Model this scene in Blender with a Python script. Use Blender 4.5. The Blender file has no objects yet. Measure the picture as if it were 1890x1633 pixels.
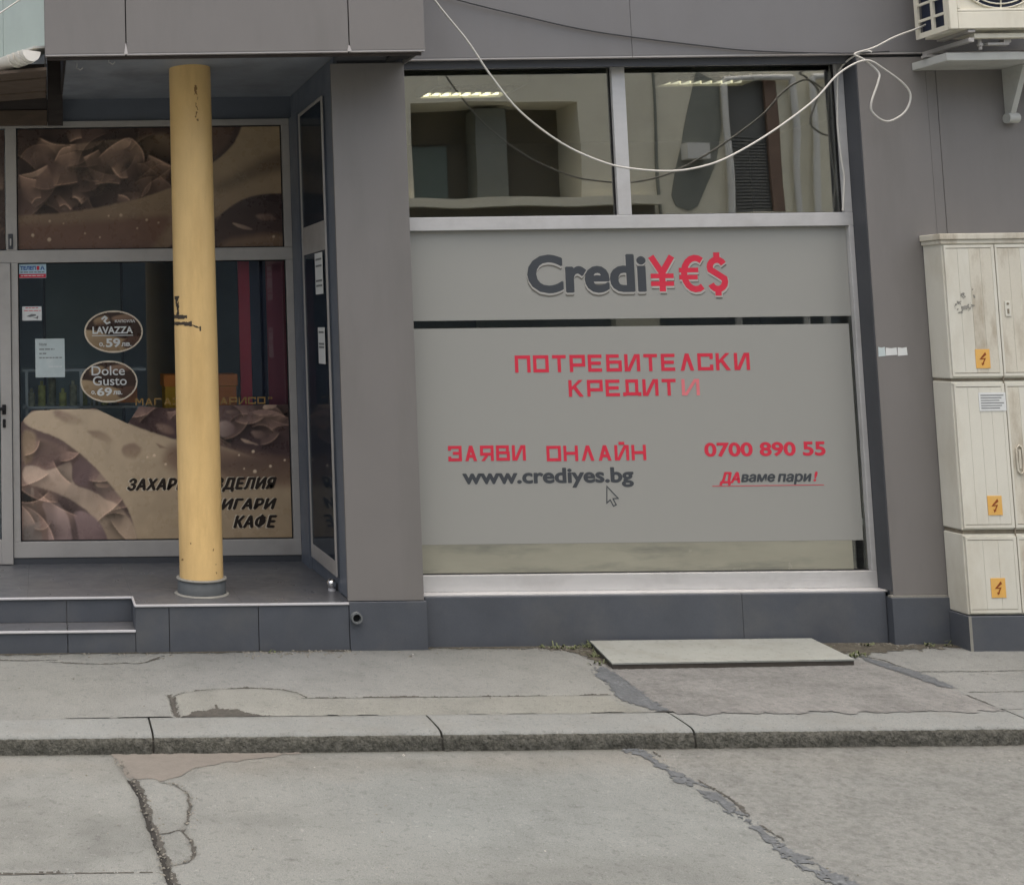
import bpy, bmesh, math, random
import numpy as np
from mathutils import Vector, Matrix

random.seed(7)
rng = np.random.RandomState(11)
SC = bpy.context.scene
COL = SC.collection

# ------------------------------------------------------------------ camera, sky, sun, exposure
PITCH, YAW, ROLL = 0.0843847, -0.0063163, -0.0122571
cam_d = bpy.data.cameras.new('camera')
cam = bpy.data.objects.new('camera', cam_d)
COL.objects.link(cam)
_f = Vector((math.sin(YAW)*math.cos(PITCH), math.cos(YAW)*math.cos(PITCH), math.sin(PITCH)))
_r = Vector((math.cos(YAW), -math.sin(YAW), 0))
_u = _r.cross(_f)
_r2 = _r*math.cos(ROLL) + _u*math.sin(ROLL)
_u2 = -_r*math.sin(ROLL) + _u*math.cos(ROLL)
cam.matrix_world = Matrix(((_r2.x, _u2.x, -_f.x, 0), (_r2.y, _u2.y, -_f.y, -7.1),
                           (_r2.z, _u2.z, -_f.z, 1.8), (0, 0, 0, 1)))
cam_d.sensor_fit = 'HORIZONTAL'
cam_d.sensor_width = 36
cam_d.lens = 36*2300/1890
cam_d.shift_x = (945-55.37)/1890
cam_d.shift_y = -(816.5-411.62)/1890
cam_d.clip_end = 600
SC.camera = cam

SUN_EL, SUN_AZ = math.radians(85), math.radians(172)
W = bpy.data.worlds.new('World')
SC.world = W
W.use_nodes = True
nt = W.node_tree
sky = nt.nodes.new('ShaderNodeTexSky')
sky.sky_type = 'NISHITA'
sky.sun_disc = False
sky.sun_elevation = SUN_EL
sky.sun_rotation = SUN_AZ
sky.air_density = 0.8
sky.dust_density = 10.0
sky.ozone_density = 0.3
bg = nt.nodes['Background']
nt.links.new(sky.outputs[0], bg.inputs[0])
bg.inputs[1].default_value = 0.15
sl = bpy.data.lights.new('sun', 'SUN')
sl.energy = 1.4
sl.angle = math.radians(120)
sl.color = (0.94, 0.985, 0.985)
sun = bpy.data.objects.new('sun', sl)
COL.objects.link(sun)
sun.rotation_euler = Vector((math.sin(SUN_AZ)*math.cos(SUN_EL), math.cos(SUN_AZ)*math.cos(SUN_EL), math.sin(SUN_EL))).to_track_quat('Z', 'Y').to_euler()
vs = SC.view_settings
vs.view_transform = 'Standard'
vs.look = 'None'
vs.gamma = 1
vs.use_curve_mapping = False
vs.exposure = 0.72


# ------------------------------------------------------------------ helpers
def link(o, parent=None):
    COL.objects.link(o)
    if parent is not None:
        o.parent = parent
        o.matrix_parent_inverse = Matrix.Translation(parent_loc(parent)).inverted()
    return o


def parent_loc(p):
    v = Vector(p.location)
    q = p.parent
    return v if q is None else v      # every object keeps world coordinates: see thing()


def tag(o, label=None, cat=None, group=None, kind=None):
    if label: o['label'] = label
    if cat: o['category'] = cat
    if group: o['group'] = group
    if kind: o['kind'] = kind
    return o


def thing(name, label, cat, loc=(0, 0, 0), group=None):
    o = bpy.data.objects.new(name, None)
    o.empty_display_size = 0.1
    o.location = loc
    COL.objects.link(o)
    return tag(o, label, cat, group)


class MB:
    """collects simple shapes (world coordinates) that become one mesh object"""
    def __init__(s):
        s.v, s.f, s.m, s.sm = [], [], [], []

    def add(s, verts, faces, mi=0, smooth=False):
        b = len(s.v)
        s.v += [tuple(map(float, p)) for p in verts]
        for f in faces:
            s.f.append([b+i for i in f]); s.m.append(mi); s.sm.append(smooth)
        return s

    def box(s, x0, x1, y0, y1, z0, z1, mi=0, bev=0.0):
        if bev <= 0:
            vs_ = [(x, y, z) for z in (z0, z1) for y in (y0, y1) for x in (x0, x1)]
            return s.add(vs_, [(0, 2, 3, 1), (4, 5, 7, 6), (0, 1, 5, 4), (2, 6, 7, 3), (0, 4, 6, 2), (1, 3, 7, 5)], mi)
        bm = bmesh.new()
        bmesh.ops.create_cube(bm, size=1)
        for v in bm.verts:
            v.co = Vector(((x0+x1)/2+v.co.x*(x1-x0), (y0+y1)/2+v.co.y*(y1-y0), (z0+z1)/2+v.co.z*(z1-z0)))
        bmesh.ops.bevel(bm, geom=bm.edges[:], offset=bev, segments=2, affect='EDGES', profile=0.6)
        return s.bm(bm, mi)

    def bm(s, bm, mi=0, smooth=False):
        bm.verts.index_update()
        s.add([v.co for v in bm.verts], [[v.index for v in f.verts] for f in bm.faces], mi, smooth)
        bm.free()
        return s

    def prism(s, poly, axis, a0, a1, mi=0):
        """poly in the plane across axis ('x','y','z'), extruded from a0 to a1"""
        def P(p, a):
            return {'x': (a, p[0], p[1]), 'y': (p[0], a, p[1]), 'z': (p[0], p[1], a)}[axis]
        n = len(poly)
        vs_ = [P(p, a0) for p in poly]+[P(p, a1) for p in poly]
        fs = [list(range(n))[::-1], list(range(n, 2*n))]+[[i, (i+1) % n, n+(i+1) % n, n+i] for i in range(n)]
        return s.add(vs_, fs, mi)

    def cyl(s, p0, p1, r, n=16, mi=0, r1=None, caps=True):
        p0, p1 = Vector(p0), Vector(p1)
        d = (p1-p0).normalized()
        a = d.orthogonal().normalized(); b = d.cross(a)
        r1 = r if r1 is None else r1
        vs_ = []
        for p, rr in ((p0, r), (p1, r1)):
            vs_ += [p+(a*math.cos(2*math.pi*i/n)+b*math.sin(2*math.pi*i/n))*rr for i in range(n)]
        fs = [[i, (i+1) % n, n+(i+1) % n, n+i] for i in range(n)]
        s.add(vs_, fs, mi, True)
        if caps:
            s.add(vs_, [list(range(n))[::-1], list(range(n, 2*n))], mi)
        return s

    def tube(s, pts, r, n=8, mi=0):
        pts = [Vector(p) for p in pts]
        vs_, fs = [], []
        a = None
        for i, p in enumerate(pts):
            d = (pts[min(i+1, len(pts)-1)]-pts[max(i-1, 0)]).normalized()
            a = (a - d*a.dot(d)).normalized() if a is not None else d.orthogonal().normalized()
            b = d.cross(a)
            vs_ += [p+(a*math.cos(2*math.pi*k/n)+b*math.sin(2*math.pi*k/n))*r for k in range(n)]
            if i:
                o = (i-1)*n
                fs += [[o+k, o+(k+1) % n, o+n+(k+1) % n, o+n+k] for k in range(n)]
        return s.add(vs_, fs, mi, True)

    def lathe(s, prof, c, n=32, mi=0):
        """prof = list of (r, z) around a vertical axis through c=(x, y)"""
        vs_, fs = [], []
        for r, z in prof:
            vs_ += [(c[0]+r*math.cos(2*math.pi*k/n), c[1]+r*math.sin(2*math.pi*k/n), z) for k in range(n)]
        for i in range(len(prof)-1):
            o = i*n
            fs += [[o+k, o+(k+1) % n, o+n+(k+1) % n, o+n+k] for k in range(n)]
        return s.add(vs_, fs, mi, True)

    def build(s, name, mats, parent=None, label=None):
        me = bpy.data.meshes.new(name)
        me.from_pydata(s.v, [], s.f)
        if not isinstance(mats, (list, tuple)): mats = [mats]
        for m in mats: me.materials.append(m)
        me.polygons.foreach_set('material_index', s.m)
        me.polygons.foreach_set('use_smooth', s.sm)
        bm = bmesh.new(); bm.from_mesh(me)
        bmesh.ops.recalc_face_normals(bm, faces=bm.faces[:])
        bm.to_mesh(me); bm.free()
        me.update()
        o = bpy.data.objects.new(name, me)
        link(o, parent)
        if label: o['label'] = label
        return o


def box(name, x0, x1, y0, y1, z0, z1, m, parent=None, bev=0.0, label=None):
    return MB().box(x0, x1, y0, y1, z0, z1, 0, bev).build(name, m, parent, label)


# ------------------------------------------------------------------ numpy noise and painting
class Noise:
    def __init__(s, seed):
        s.t = np.random.RandomState(seed).rand(128, 128)

    def __call__(s, x, y):
        x0 = np.floor(x).astype(int); y0 = np.floor(y).astype(int)
        fx = x-x0; fy = y-y0
        fx = fx*fx*(3-2*fx); fy = fy*fy*(3-2*fy)
        g = lambda i, j: s.t[i % 128, j % 128]
        return ((g(x0, y0)*(1-fx)+g(x0+1, y0)*fx)*(1-fy)+(g(x0, y0+1)*(1-fx)+g(x0+1, y0+1)*fx)*fy)*2-1


NZ = [Noise(i) for i in range(6)]


def fbm(x, y, sc, o=3, k=0):
    r = 0; a = 1; t = 0
    for i in range(o):
        r = r+a*NZ[(k+i) % 6](x*sc+13.7*i, y*sc+5.1*i); t += a; a *= 0.5; sc *= 2.03
    return r/t


def seg_dist(x, y, pts):
    d = np.full(np.shape(x), 1e9)
    for (ax, ay), (bx, by) in zip(pts[:-1], pts[1:]):
        dx, dy = bx-ax, by-ay
        t = np.clip(((x-ax)*dx+(y-ay)*dy)/(dx*dx+dy*dy+1e-12), 0, 1)
        d = np.minimum(d, np.hypot(x-ax-t*dx, y-ay-t*dy))
    return d


def inside(x, y, pts):
    c = np.zeros(np.shape(x), bool)
    n = len(pts)
    for i in range(n):
        (ax, ay), (bx, by) = pts[i], pts[(i+1) % n]
        if ay == by: continue
        c ^= ((ay > y) != (by > y)) & (x < (bx-ax)*(y-ay)/(by-ay)+ax)
    return c


def sdf(x, y, pts):
    d = seg_dist(x, y, list(pts)+[pts[0]])
    return np.where(inside(x, y, pts), -d, d)


def sm(a, b, x):
    t = np.clip((x-a)/(b-a), 0, 1)
    return t*t*(3-2*t)


def s2l(c):
    c = np.asarray(c, float)/255
    return np.where(c <= 0.04045, c/12.92, ((c+0.055)/1.055)**2.4)


def grid_obj(name, x0, x1, y0, y1, res, hfun, cfun, m, parent=None, vertical=None, keep=None):
    """a fine sheet: horizontal at height hfun, or standing at Y = vertical; colours go to the attribute Col"""
    nx = max(2, int(round((x1-x0)/res))+1); ny = max(2, int(round((y1-y0)/res))+1)
    X, Y = np.meshgrid(np.linspace(x0, x1, nx), np.linspace(y0, y1, ny))
    X = X.ravel(); Y = Y.ravel()
    H = hfun(X, Y) if hfun else np.zeros_like(X)
    P = np.stack([X, np.full_like(X, vertical)+H, Y], 1) if vertical is not None else np.stack([X, Y, H], 1)
    i = np.arange(nx*ny).reshape(ny, nx)
    F = np.stack([i[:-1, :-1], i[:-1, 1:], i[1:, 1:], i[1:, :-1]], -1).reshape(-1, 4)
    if keep is not None:
        cx = X[F].mean(1); cy = Y[F].mean(1)
        F = F[keep(cx, cy)]
        if len(F) == 0: return None
        used, inv = np.unique(F, return_inverse=True)
        F = inv.reshape(-1, 4); P = P[used]; X = X[used]; Y = Y[used]
    me = bpy.data.meshes.new(name)
    me.vertices.add(len(P)); me.vertices.foreach_set('co', P.ravel())
    me.loops.add(F.size); me.loops.foreach_set('vertex_index', F.ravel().astype(np.int32))
    me.polygons.add(len(F))
    me.polygons.foreach_set('loop_start', np.arange(0, F.size, 4, dtype=np.int32))
    me.polygons.foreach_set('loop_total', np.full(len(F), 4, np.int32))
    me.polygons.foreach_set('use_smooth', np.ones(len(F), bool))
    if cfun is not None:
        C = cfun(X, Y)
        a = me.color_attributes.new('Col', 'FLOAT_COLOR', 'POINT')
        a.data.foreach_set('color', np.concatenate([C, np.ones((len(C), 1))], 1).astype(np.float32).ravel())
    me.materials.append(m)
    me.update(calc_edges=True); me.validate()
    o = bpy.data.objects.new(name, me)
    return link(o, parent)


# ------------------------------------------------------------------ materials
def new_mat(name):
    m = bpy.data.materials.new(name)
    m.use_nodes = True
    return m, m.node_tree, m.node_tree.nodes['Principled BSDF']


def mat(name, col, rough=0.6, var=0.12, scale=3.0, stretch=(1, 1, 1), bump=0.0, bscale=60.0, metal=0.0, spec=0.4,
        dirt=None, dirt_amt=0.0, dscale=4.0, dstretch=(1, 1, 1), fine=0.0, fscale=200.0, coat=0.0, attr=False, spots=(), rvar=.08):
    m, t, b = new_mat(name)
    N = t.nodes.new; Lk = t.links.new
    tc = N('ShaderNodeTexCoord')

    def noise(sc, st=(1, 1, 1), det=5.0, ro=0.6):
        mp = N('ShaderNodeMapping'); mp.inputs['Scale'].default_value = st
        Lk(tc.outputs['Object'], mp.inputs[0])
        n = N('ShaderNodeTexNoise'); n.inputs['Scale'].default_value = sc
        n.inputs['Detail'].default_value = det; n.inputs['Roughness'].default_value = ro
        Lk(mp.outputs[0], n.inputs['Vector'])
        return n.outputs['Fac']

    def rng_(f, a0, a1, b0, b1):
        r = N('ShaderNodeMapRange'); r.clamp = True
        for i, v in enumerate((a0, a1, b0, b1)): r.inputs[i+1].default_value = v
        Lk(f, r.inputs[0])
        return r.outputs[0]

    def mul(c, f):
        x = N('ShaderNodeMix'); x.data_type = 'RGBA'; x.blend_type = 'MULTIPLY'
        x.inputs[0].default_value = 1
        Lk(c, x.inputs[6]); Lk(f, x.inputs[7])
        return x.outputs[2]
    if attr:
        a = N('ShaderNodeAttribute'); a.attribute_name = 'Col'; c = a.outputs['Color']
    else:
        r = N('ShaderNodeRGB'); r.outputs[0].default_value = (*col, 1); c = r.outputs[0]
    if var: c = mul(c, rng_(noise(scale, stretch), 0.25, 0.75, 1-var, 1+var))
    if fine: c = mul(c, rng_(noise(fscale, det=3), 0.3, 0.7, 1-fine, 1+fine))
    for sc_, lo_, hi_, am_, sd_ in spots:
        c = mul(c, rng_(noise(sc_, (1+.13*sd_, 1, 1), 4, .55), lo_, hi_, 1, am_))
    if dirt:
        x = N('ShaderNodeMix'); x.data_type = 'RGBA'
        Lk(rng_(noise(dscale, dstretch, 7, 0.65), 0.47, 0.72, 0, dirt_amt), x.inputs[0])
        Lk(c, x.inputs[6]); x.inputs[7].default_value = (*dirt, 1); c = x.outputs[2]
    Lk(c, b.inputs['Base Color'])
    b.inputs['Metallic'].default_value = metal
    b.inputs['Specular IOR Level'].default_value = spec
    b.inputs['Coat Weight'].default_value = coat
    Lk(rng_(noise(scale*2.3), 0.3, 0.7, max(0.02, rough-rvar), min(1, rough+rvar)), b.inputs['Roughness'])
    if bump:
        bp = N('ShaderNodeBump'); bp.inputs['Strength'].default_value = bump; bp.inputs['Distance'].default_value = 0.01
        Lk(noise(bscale, det=6), bp.inputs['Height']); Lk(bp.outputs[0], b.inputs['Normal'])
    return m


def glass_mat(name, tint, wav=0.0, ws=2.0, gain=1.8):
    m, t, b = new_mat(name)
    N = t.nodes.new; Lk = t.links.new
    t.nodes.remove(b)
    out = t.nodes['Material Output']
    tr = N('ShaderNodeBsdfTransparent'); tr.inputs[0].default_value = (*tint, 1)
    gl = N('ShaderNodeBsdfGlossy'); gl.inputs['Roughness'].default_value = 0.004
    fr = N('ShaderNodeFresnel'); fr.inputs[0].default_value = 1.5
    mt = N('ShaderNodeMath'); mt.operation = 'MULTIPLY'; mt.use_clamp = True; mt.inputs[1].default_value = gain
    mx = N('ShaderNodeMixShader')
    Lk(fr.outputs[0], mt.inputs[0]); Lk(mt.outputs[0], mx.inputs[0]); Lk(tr.outputs[0], mx.inputs[1]); Lk(gl.outputs[0], mx.inputs[2])
    Lk(mx.outputs[0], out.inputs[0])
    if wav:
        tc = N('ShaderNodeTexCoord'); n = N('ShaderNodeTexNoise'); n.inputs['Scale'].default_value = ws; n.inputs['Detail'].default_value = 1
        bp = N('ShaderNodeBump'); bp.inputs['Strength'].default_value = 1; bp.inputs['Distance'].default_value = wav
        Lk(tc.outputs['Object'], n.inputs['Vector']); Lk(n.outputs['Fac'], bp.inputs['Height']); Lk(bp.outputs[0], gl.inputs['Normal']); Lk(bp.outputs[0], fr.inputs['Normal'])
    return m


def emit_mat(name, col, st):
    m, t, b = new_mat(name)
    b.inputs['Base Color'].default_value = (*col, 1)
    b.inputs['Emission Color'].default_value = (*col, 1)
    b.inputs['Emission Strength'].default_value = st
    return m


M = {}
M['panel'] = mat('warm_grey_panel', (.176, .167, .159), .48, .06, 1.2, bump=.02, bscale=25, dirt=(.135, .13, .12), dirt_amt=.5, dscale=1.6, dstretch=(2.5, 2.5, .5), fine=.03, fscale=400)
M['panel_edge'] = mat('raw_panel_edge', (.42, .40, .39), .4, .1)
M['band'] = mat('cool_grey_panel', (.166, .164, .165), .48, .06, 1.2, bump=.02, bscale=25, dirt=(.14, .13, .125), dirt_amt=.3, dscale=1.6, dstretch=(2.5, 2.5, .5), fine=.03, fscale=400)
M['tile'] = mat('dark_stoneware', (.072, .080, .094), .5, .10, 5, bump=.05, bscale=140, dirt=(.13, .13, .125), dirt_amt=.35, dscale=3, fine=.08, fscale=300)
M['floor'] = mat('dark_floor_tile', (.085, .088, .095), .34, .10, 4, bump=.03, bscale=140, dirt=(.14, .135, .125), dirt_amt=.45, dscale=2.5, fine=.06, fscale=300)
M['grout'] = mat('grout', (.10, .10, .10), .9, .15, 20)
M['reveal'] = mat('dark_reveal', (.060, .064, .072), .45, .06, 3)
M['recess'] = mat('blue_grey_recess', (.115, .132, .16), .42, .08, 2, bump=.02, bscale=30)
M['soffit'] = mat('soffit_panel', (.24, .265, .30), .5, .10, 2.5, dirt=(.05, .05, .05), dirt_amt=.4, dscale=3)
M['black'] = mat('black_gap', (.012, .012, .013), .8, .1)
M['alu'] = mat('satin_aluminium', (.52, .52, .515), .38, .05, 3, stretch=(1, 1, 6), metal=.25, spec=.5, dirt=(.36, .355, .345), dirt_amt=.5, dscale=4)
M['alu_old'] = mat('dull_aluminium', (.40, .385, .365), .42, .06, 3, metal=.2, spec=.5, dirt=(.27, .25, .23), dirt_amt=.4, dscale=5)
M['steel'] = mat('bright_steel', (.70, .70, .72), .35, .03, 2, metal=.5)
M['chrome'] = mat('polished_steel', (.75, .75, .75), .12, .03, 6, metal=1.0)
M['yellow'] = mat('ochre_paint', (.69, .475, .205), .38, .13, 2.6, stretch=(1, 1, .5), bump=.06, bscale=18, dirt=(.44, .28, .11), dirt_amt=.5, dscale=3.0, dstretch=(2.5, 2.5, .4), fine=.03, fscale=220, spec=.4)
M['yellow_chip'] = mat('bare_chip', (.055, .042, .03), .8, .3, 40)
M['rust'] = mat('rust_stain', (.26, .15, .055), .6, .3, 60)
M['collar'] = mat('grey_collar', (.125, .135, .138), .55, .1, 6)
M['mortar'] = mat('pale_mortar', (.23, .225, .20), .85, .15, 15, bump=.3, bscale=80)
M['glass'] = glass_mat('clear_glass', (.92, .95, .90), .0009, 1.3, 2.2)
M['glass_upper'] = glass_mat('coated_glass', (.88, .90, .84), .0011, 1.5, 5.5)
M['glass_dark'] = glass_mat('shop_glass', (.90, .93, .95), .0006, 2.0, 1.7)
M['glass_side'] = glass_mat('side_glass', (.7, .73, .76), .0006, 2.0, .28)
M['film'] = mat('frosted_film', (.290, .292, .272), .28, 0, .12, spec=.35, rvar=0)
M['red'] = mat('red_vinyl', (.55, .030, .060), .4, .05, 6)
M['red_faded'] = mat('faded_red_vinyl', (.62, .17, .19), .4, .12, 12)
M['ink'] = mat('slate_vinyl', (.050, .056, .064), .4, .05, 6)
M['ink_shadow'] = mat('shadow_vinyl', (.12, .115, .10), .5, .05, 6)
M['halo'] = mat('pale_vinyl', (.36, .355, .33), .4, .05, 6)
M['white'] = mat('white_paper', (.62, .64, .63), .6, .05, 12)
M['paper_blue'] = mat('bluish_paper', (.47, .54, .54), .6, .05, 12, dirt=(.66, .68, .66), dirt_amt=.5, dscale=9)
M['text_grey'] = mat('printed_grey', (.17, .18, .18), .6, .1, 12)
M['blue'] = mat('blue_print', (.03, .09, .30), .5, .05)
M['cyan'] = mat('pale_blue_print', (.40, .56, .66), .5, .05)
M['gold'] = mat('gold_vinyl', (.28, .17, .055), .4, .1, 8)
M['brownink'] = mat('dark_brown_vinyl', (.022, .014, .010), .45, .1, 8)
M['cream_vinyl'] = mat('cream_vinyl', (.62, .54, .42), .5, .05)
M['print'] = mat('printed_film', (1, 1, 1), .30, .03, 6, attr=True, spec=.4)
M['room'] = mat('room_paint', (.40, .37, .29), .8, .05)
M['room_ceil'] = mat('room_ceiling', (.42, .40, .31), .8, .05)
M['reflect_beige'] = mat('painted_reflection', (.27, .265, .21), .25, .10, 2.0, stretch=(1, 1, 4), dirt=(.13, .135, .115), dirt_amt=.85, dscale=1.6, dstretch=(1, 1, 6), rvar=.03, spec=.5)  # tone of the mirrored street put into the colour, with darker blotches
M['dark_room'] = mat('dark_room', (.40, .47, .52), .7, .25, 1.2)
M['lamp'] = emit_mat('lit_louvre', (1, .95, .72), 1.7)
M['lamp_dim'] = emit_mat('dim_louvre', (1, .95, .78), .6)
M['louvre'] = mat('louvre_metal', (.45, .43, .36), .4, .05)
M['cream'] = mat('cream_cabinet', (.60, .59, .515), .5, .05, 1.3, dirt=(.42, .385, .30), dirt_amt=.6, dscale=2.8, dstretch=(1.3, 1.3, .5), bump=.03, bscale=30, fine=.03, fscale=260)
M['cream_dirty'] = mat('cream_cabinet_dirty', (.56, .535, .45), .55, .06, 2, dirt=(.26, .205, .135), dirt_amt=.95, dscale=5, dstretch=(1.5, 1.5, .45), bump=.06, bscale=40, fine=.05, fscale=260)
M['joint'] = mat('grimy_joint', (.20, .175, .13), .8, .3, 18)
M['warn'] = mat('orange_sign', (.68, .39, .10), .45, .08, 10, dirt=(.62, .42, .16), dirt_amt=.5, dscale=14)
M['bolt'] = mat('bolt_print', (.23, .055, .01), .5, .1)
M['acw'] = mat('cream_enamel', (.66, .635, .53), .4, .05, 3, dirt=(.45, .41, .31), dirt_amt=.4, dscale=4, dstretch=(3, 3, .8))
M['acdark'] = mat('coil_shadow', (.028, .036, .065), .5, .3, 20)
M['white_metal'] = mat('white_enamel', (.46, .47, .44), .5, .08, 4, dirt=(.28, .27, .235), dirt_amt=.5, dscale=5)
M['pvc'] = mat('white_pvc', (.72, .70, .64), .35, .05, 5, dirt=(.42, .36, .26), dirt_amt=.55, dscale=7)
M['gutter_roof'] = mat('pale_green_sheet', (.34, .40, .37), .5, .05, 3, dirt=(.27, .31, .29), dirt_amt=.4)
M['eave'] = mat('brown_eave', (.085, .062, .045), .75, .25, 6, stretch=(1, 5, 5), bump=.2, bscale=40)
M['eave_dark'] = mat('dark_eave', (.045, .037, .034), .75, .25, 6, stretch=(1, 5, 5))
M['cable'] = mat('white_cable', (.50, .49, .45), .5, .05, 12)
M['cable_dark'] = mat('dark_cable', (.06, .062, .066), .6, .1, 12)
M['board'] = mat('pale_board', (.225, .238, .220), .65, .09, 3, dirt=(.155, .155, .135), dirt_amt=.6, dscale=6, fine=.08, spots=((30, .60, .66, .75, 0), (9, .6, .7, .85, 1)))
M['board_edge'] = mat('dark_board_edge', (.055, .048, .04), .8, .2, 20)
M['ground'] = mat('worn_concrete', (1, 1, 1), .85, .09, 2.2, bump=.6, bscale=150, attr=True, fine=.22, fscale=300, spec=.25, spots=((24, .60, .65, .84, 0), (64, .60, .66, .80, 1), (44, .64, .68, 1.22, 2), (5, .50, .75, .86, 3), (110, .59, .67, .78, 4), (13, .64, .68, .84, 5)))
M['far_ground'] = mat('road_far', (.175, .182, .172), .88, .1, 1.5, bump=.3, bscale=90, spec=.2)
M['seal'] = mat('bitumen_sealant', (.074, .082, .088), .65, .2, 16, bump=.4, bscale=60, fine=.15, spots=((45, .56, .64, 1.4, 0), (90, .6, .66, .7, 1)))
M['crackfill'] = mat('crack_dirt', (.052, .05, .044), .95, .35, 40, bump=.5, bscale=120)
M['crackcore'] = mat('crack_depth', (.018, .017, .015), .95, .4, 60)
M['stain'] = mat('brown_silt', (.122, .113, .100), .9, .12, 9, bump=.2, bscale=110, fine=.08)
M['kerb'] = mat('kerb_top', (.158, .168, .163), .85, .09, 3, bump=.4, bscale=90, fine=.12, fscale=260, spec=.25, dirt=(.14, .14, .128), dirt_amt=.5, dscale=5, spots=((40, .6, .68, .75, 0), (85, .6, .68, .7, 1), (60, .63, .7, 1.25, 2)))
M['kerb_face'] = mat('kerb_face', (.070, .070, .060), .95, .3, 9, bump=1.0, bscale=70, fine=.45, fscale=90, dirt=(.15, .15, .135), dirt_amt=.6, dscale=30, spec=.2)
M['soil'] = mat('dark_soil', (.06, .055, .042), .95, .5, 30, bump=.8, bscale=90, fine=.4, fscale=160)
M['weed'] = mat('weed_leaf', (.085, .10, .045), .7, .3, 12)
M['pebble'] = mat('grit', (.15, .145, .125), .9, .45, 9)
M['litter'] = mat('pale_litter', (.30, .295, .27), .8, .2, 9)
M['opp'] = mat('beige_render', (.79, .75, .61), .85, .06, 1.3, bump=.1, bscale=40, dirt=(.56, .53, .43), dirt_amt=.5, dscale=1.6)
M['opp_dark'] = mat('brown_loggia', (.16, .145, .115), .7, .15)
M['opp_shop'] = mat('street_shopfronts', (.12, .14, .155), .5, .35, 1.2, stretch=(2, 1, .3))
M['opp_glass'] = mat('teal_panes', (.20, .25, .235), .4, .1)
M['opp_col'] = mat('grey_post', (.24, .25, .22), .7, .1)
M['opp_white'] = mat('white_pipe', (.75, .74, .70), .5, .05)
M['shutter'] = mat('grey_shutter', (.18, .18, .17), .6, .1)
M['redbrown'] = mat('red_brown', (.22, .15, .115), .7, .1)
M['orange'] = mat('orange_card', (.80, .25, .05), .6, .08)
M['amber'] = mat('amber_card', (.75, .42, .04), .6, .08)
M['crimson'] = mat('crimson_board', (.62, .05, .08), .6, .08)
M['maroon'] = mat('maroon_board', (.36, .10, .13), .6, .08)
M['navy'] = mat('navy_board', (.014, .022, .055), .5, .08)
M['shelfw'] = mat('shelf_white', (.55, .58, .56), .5, .06)
M['goods'] = mat('goods_mixed', (.30, .30, .20), .6, .7, 16)
M['goods2'] = mat('goods_green', (.42, .42, .14), .6, .5, 18)


# ------------------------------------------------------------------ lettering
def text_pts(s, shear=0.0, off=0.0, space=1.0):
    cu = bpy.data.curves.new('lettering', 'FONT')
    cu.body = s; cu.size = 1; cu.shear = shear; cu.offset = off; cu.space_character = space
    cu.resolution_u = 4
    ob = bpy.data.objects.new('lettering', cu)
    COL.objects.link(ob)
    dg = bpy.context.evaluated_depsgraph_get(); dg.update()
    me = bpy.data.meshes.new_from_object(ob.evaluated_get(dg))
    V = np.array([v.co[:2] for v in me.vertices]); F = [list(p.vertices) for p in me.polygons]
    bpy.data.objects.remove(ob); bpy.data.curves.remove(cu); bpy.data.meshes.remove(me)
    return V, F


def lettering(s, x0, x1, z0, z1, y, m, parent, shear=0.0, off=0.0, space=1.0, name='lettering', mb=None, mi=0, bold=0.0):
    """flat print: the string's outline box is fitted to x0..x1, z0..z1 on the plane Y = y"""
    V, F = text_pts(s, shear, off, space)
    a, b = V.min(0), V.max(0)
    X = x0+(V[:, 0]-a[0])/(b[0]-a[0])*(x1-x0); Z_ = z0+(V[:, 1]-a[1])/(b[1]-a[1])*(z1-z0)
    if bold: X = X-(X-x0)*bold/(x1-x0)
    k = mb or MB()
    k.add([(x, y, z) for x, z in zip(X, Z_)], [f[::-1] for f in F], mi)
    if bold:
        for q, (dx, dz) in enumerate(((1, 0), (.5, .35), (.5, -.35))):
            k.add([(x+bold*dx, y+.00008*(q+1), z+bold*dz) for x, z in zip(X, Z_)], [f[::-1] for f in F], mi)
    return k if mb else k.build(name, m, parent)


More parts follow.
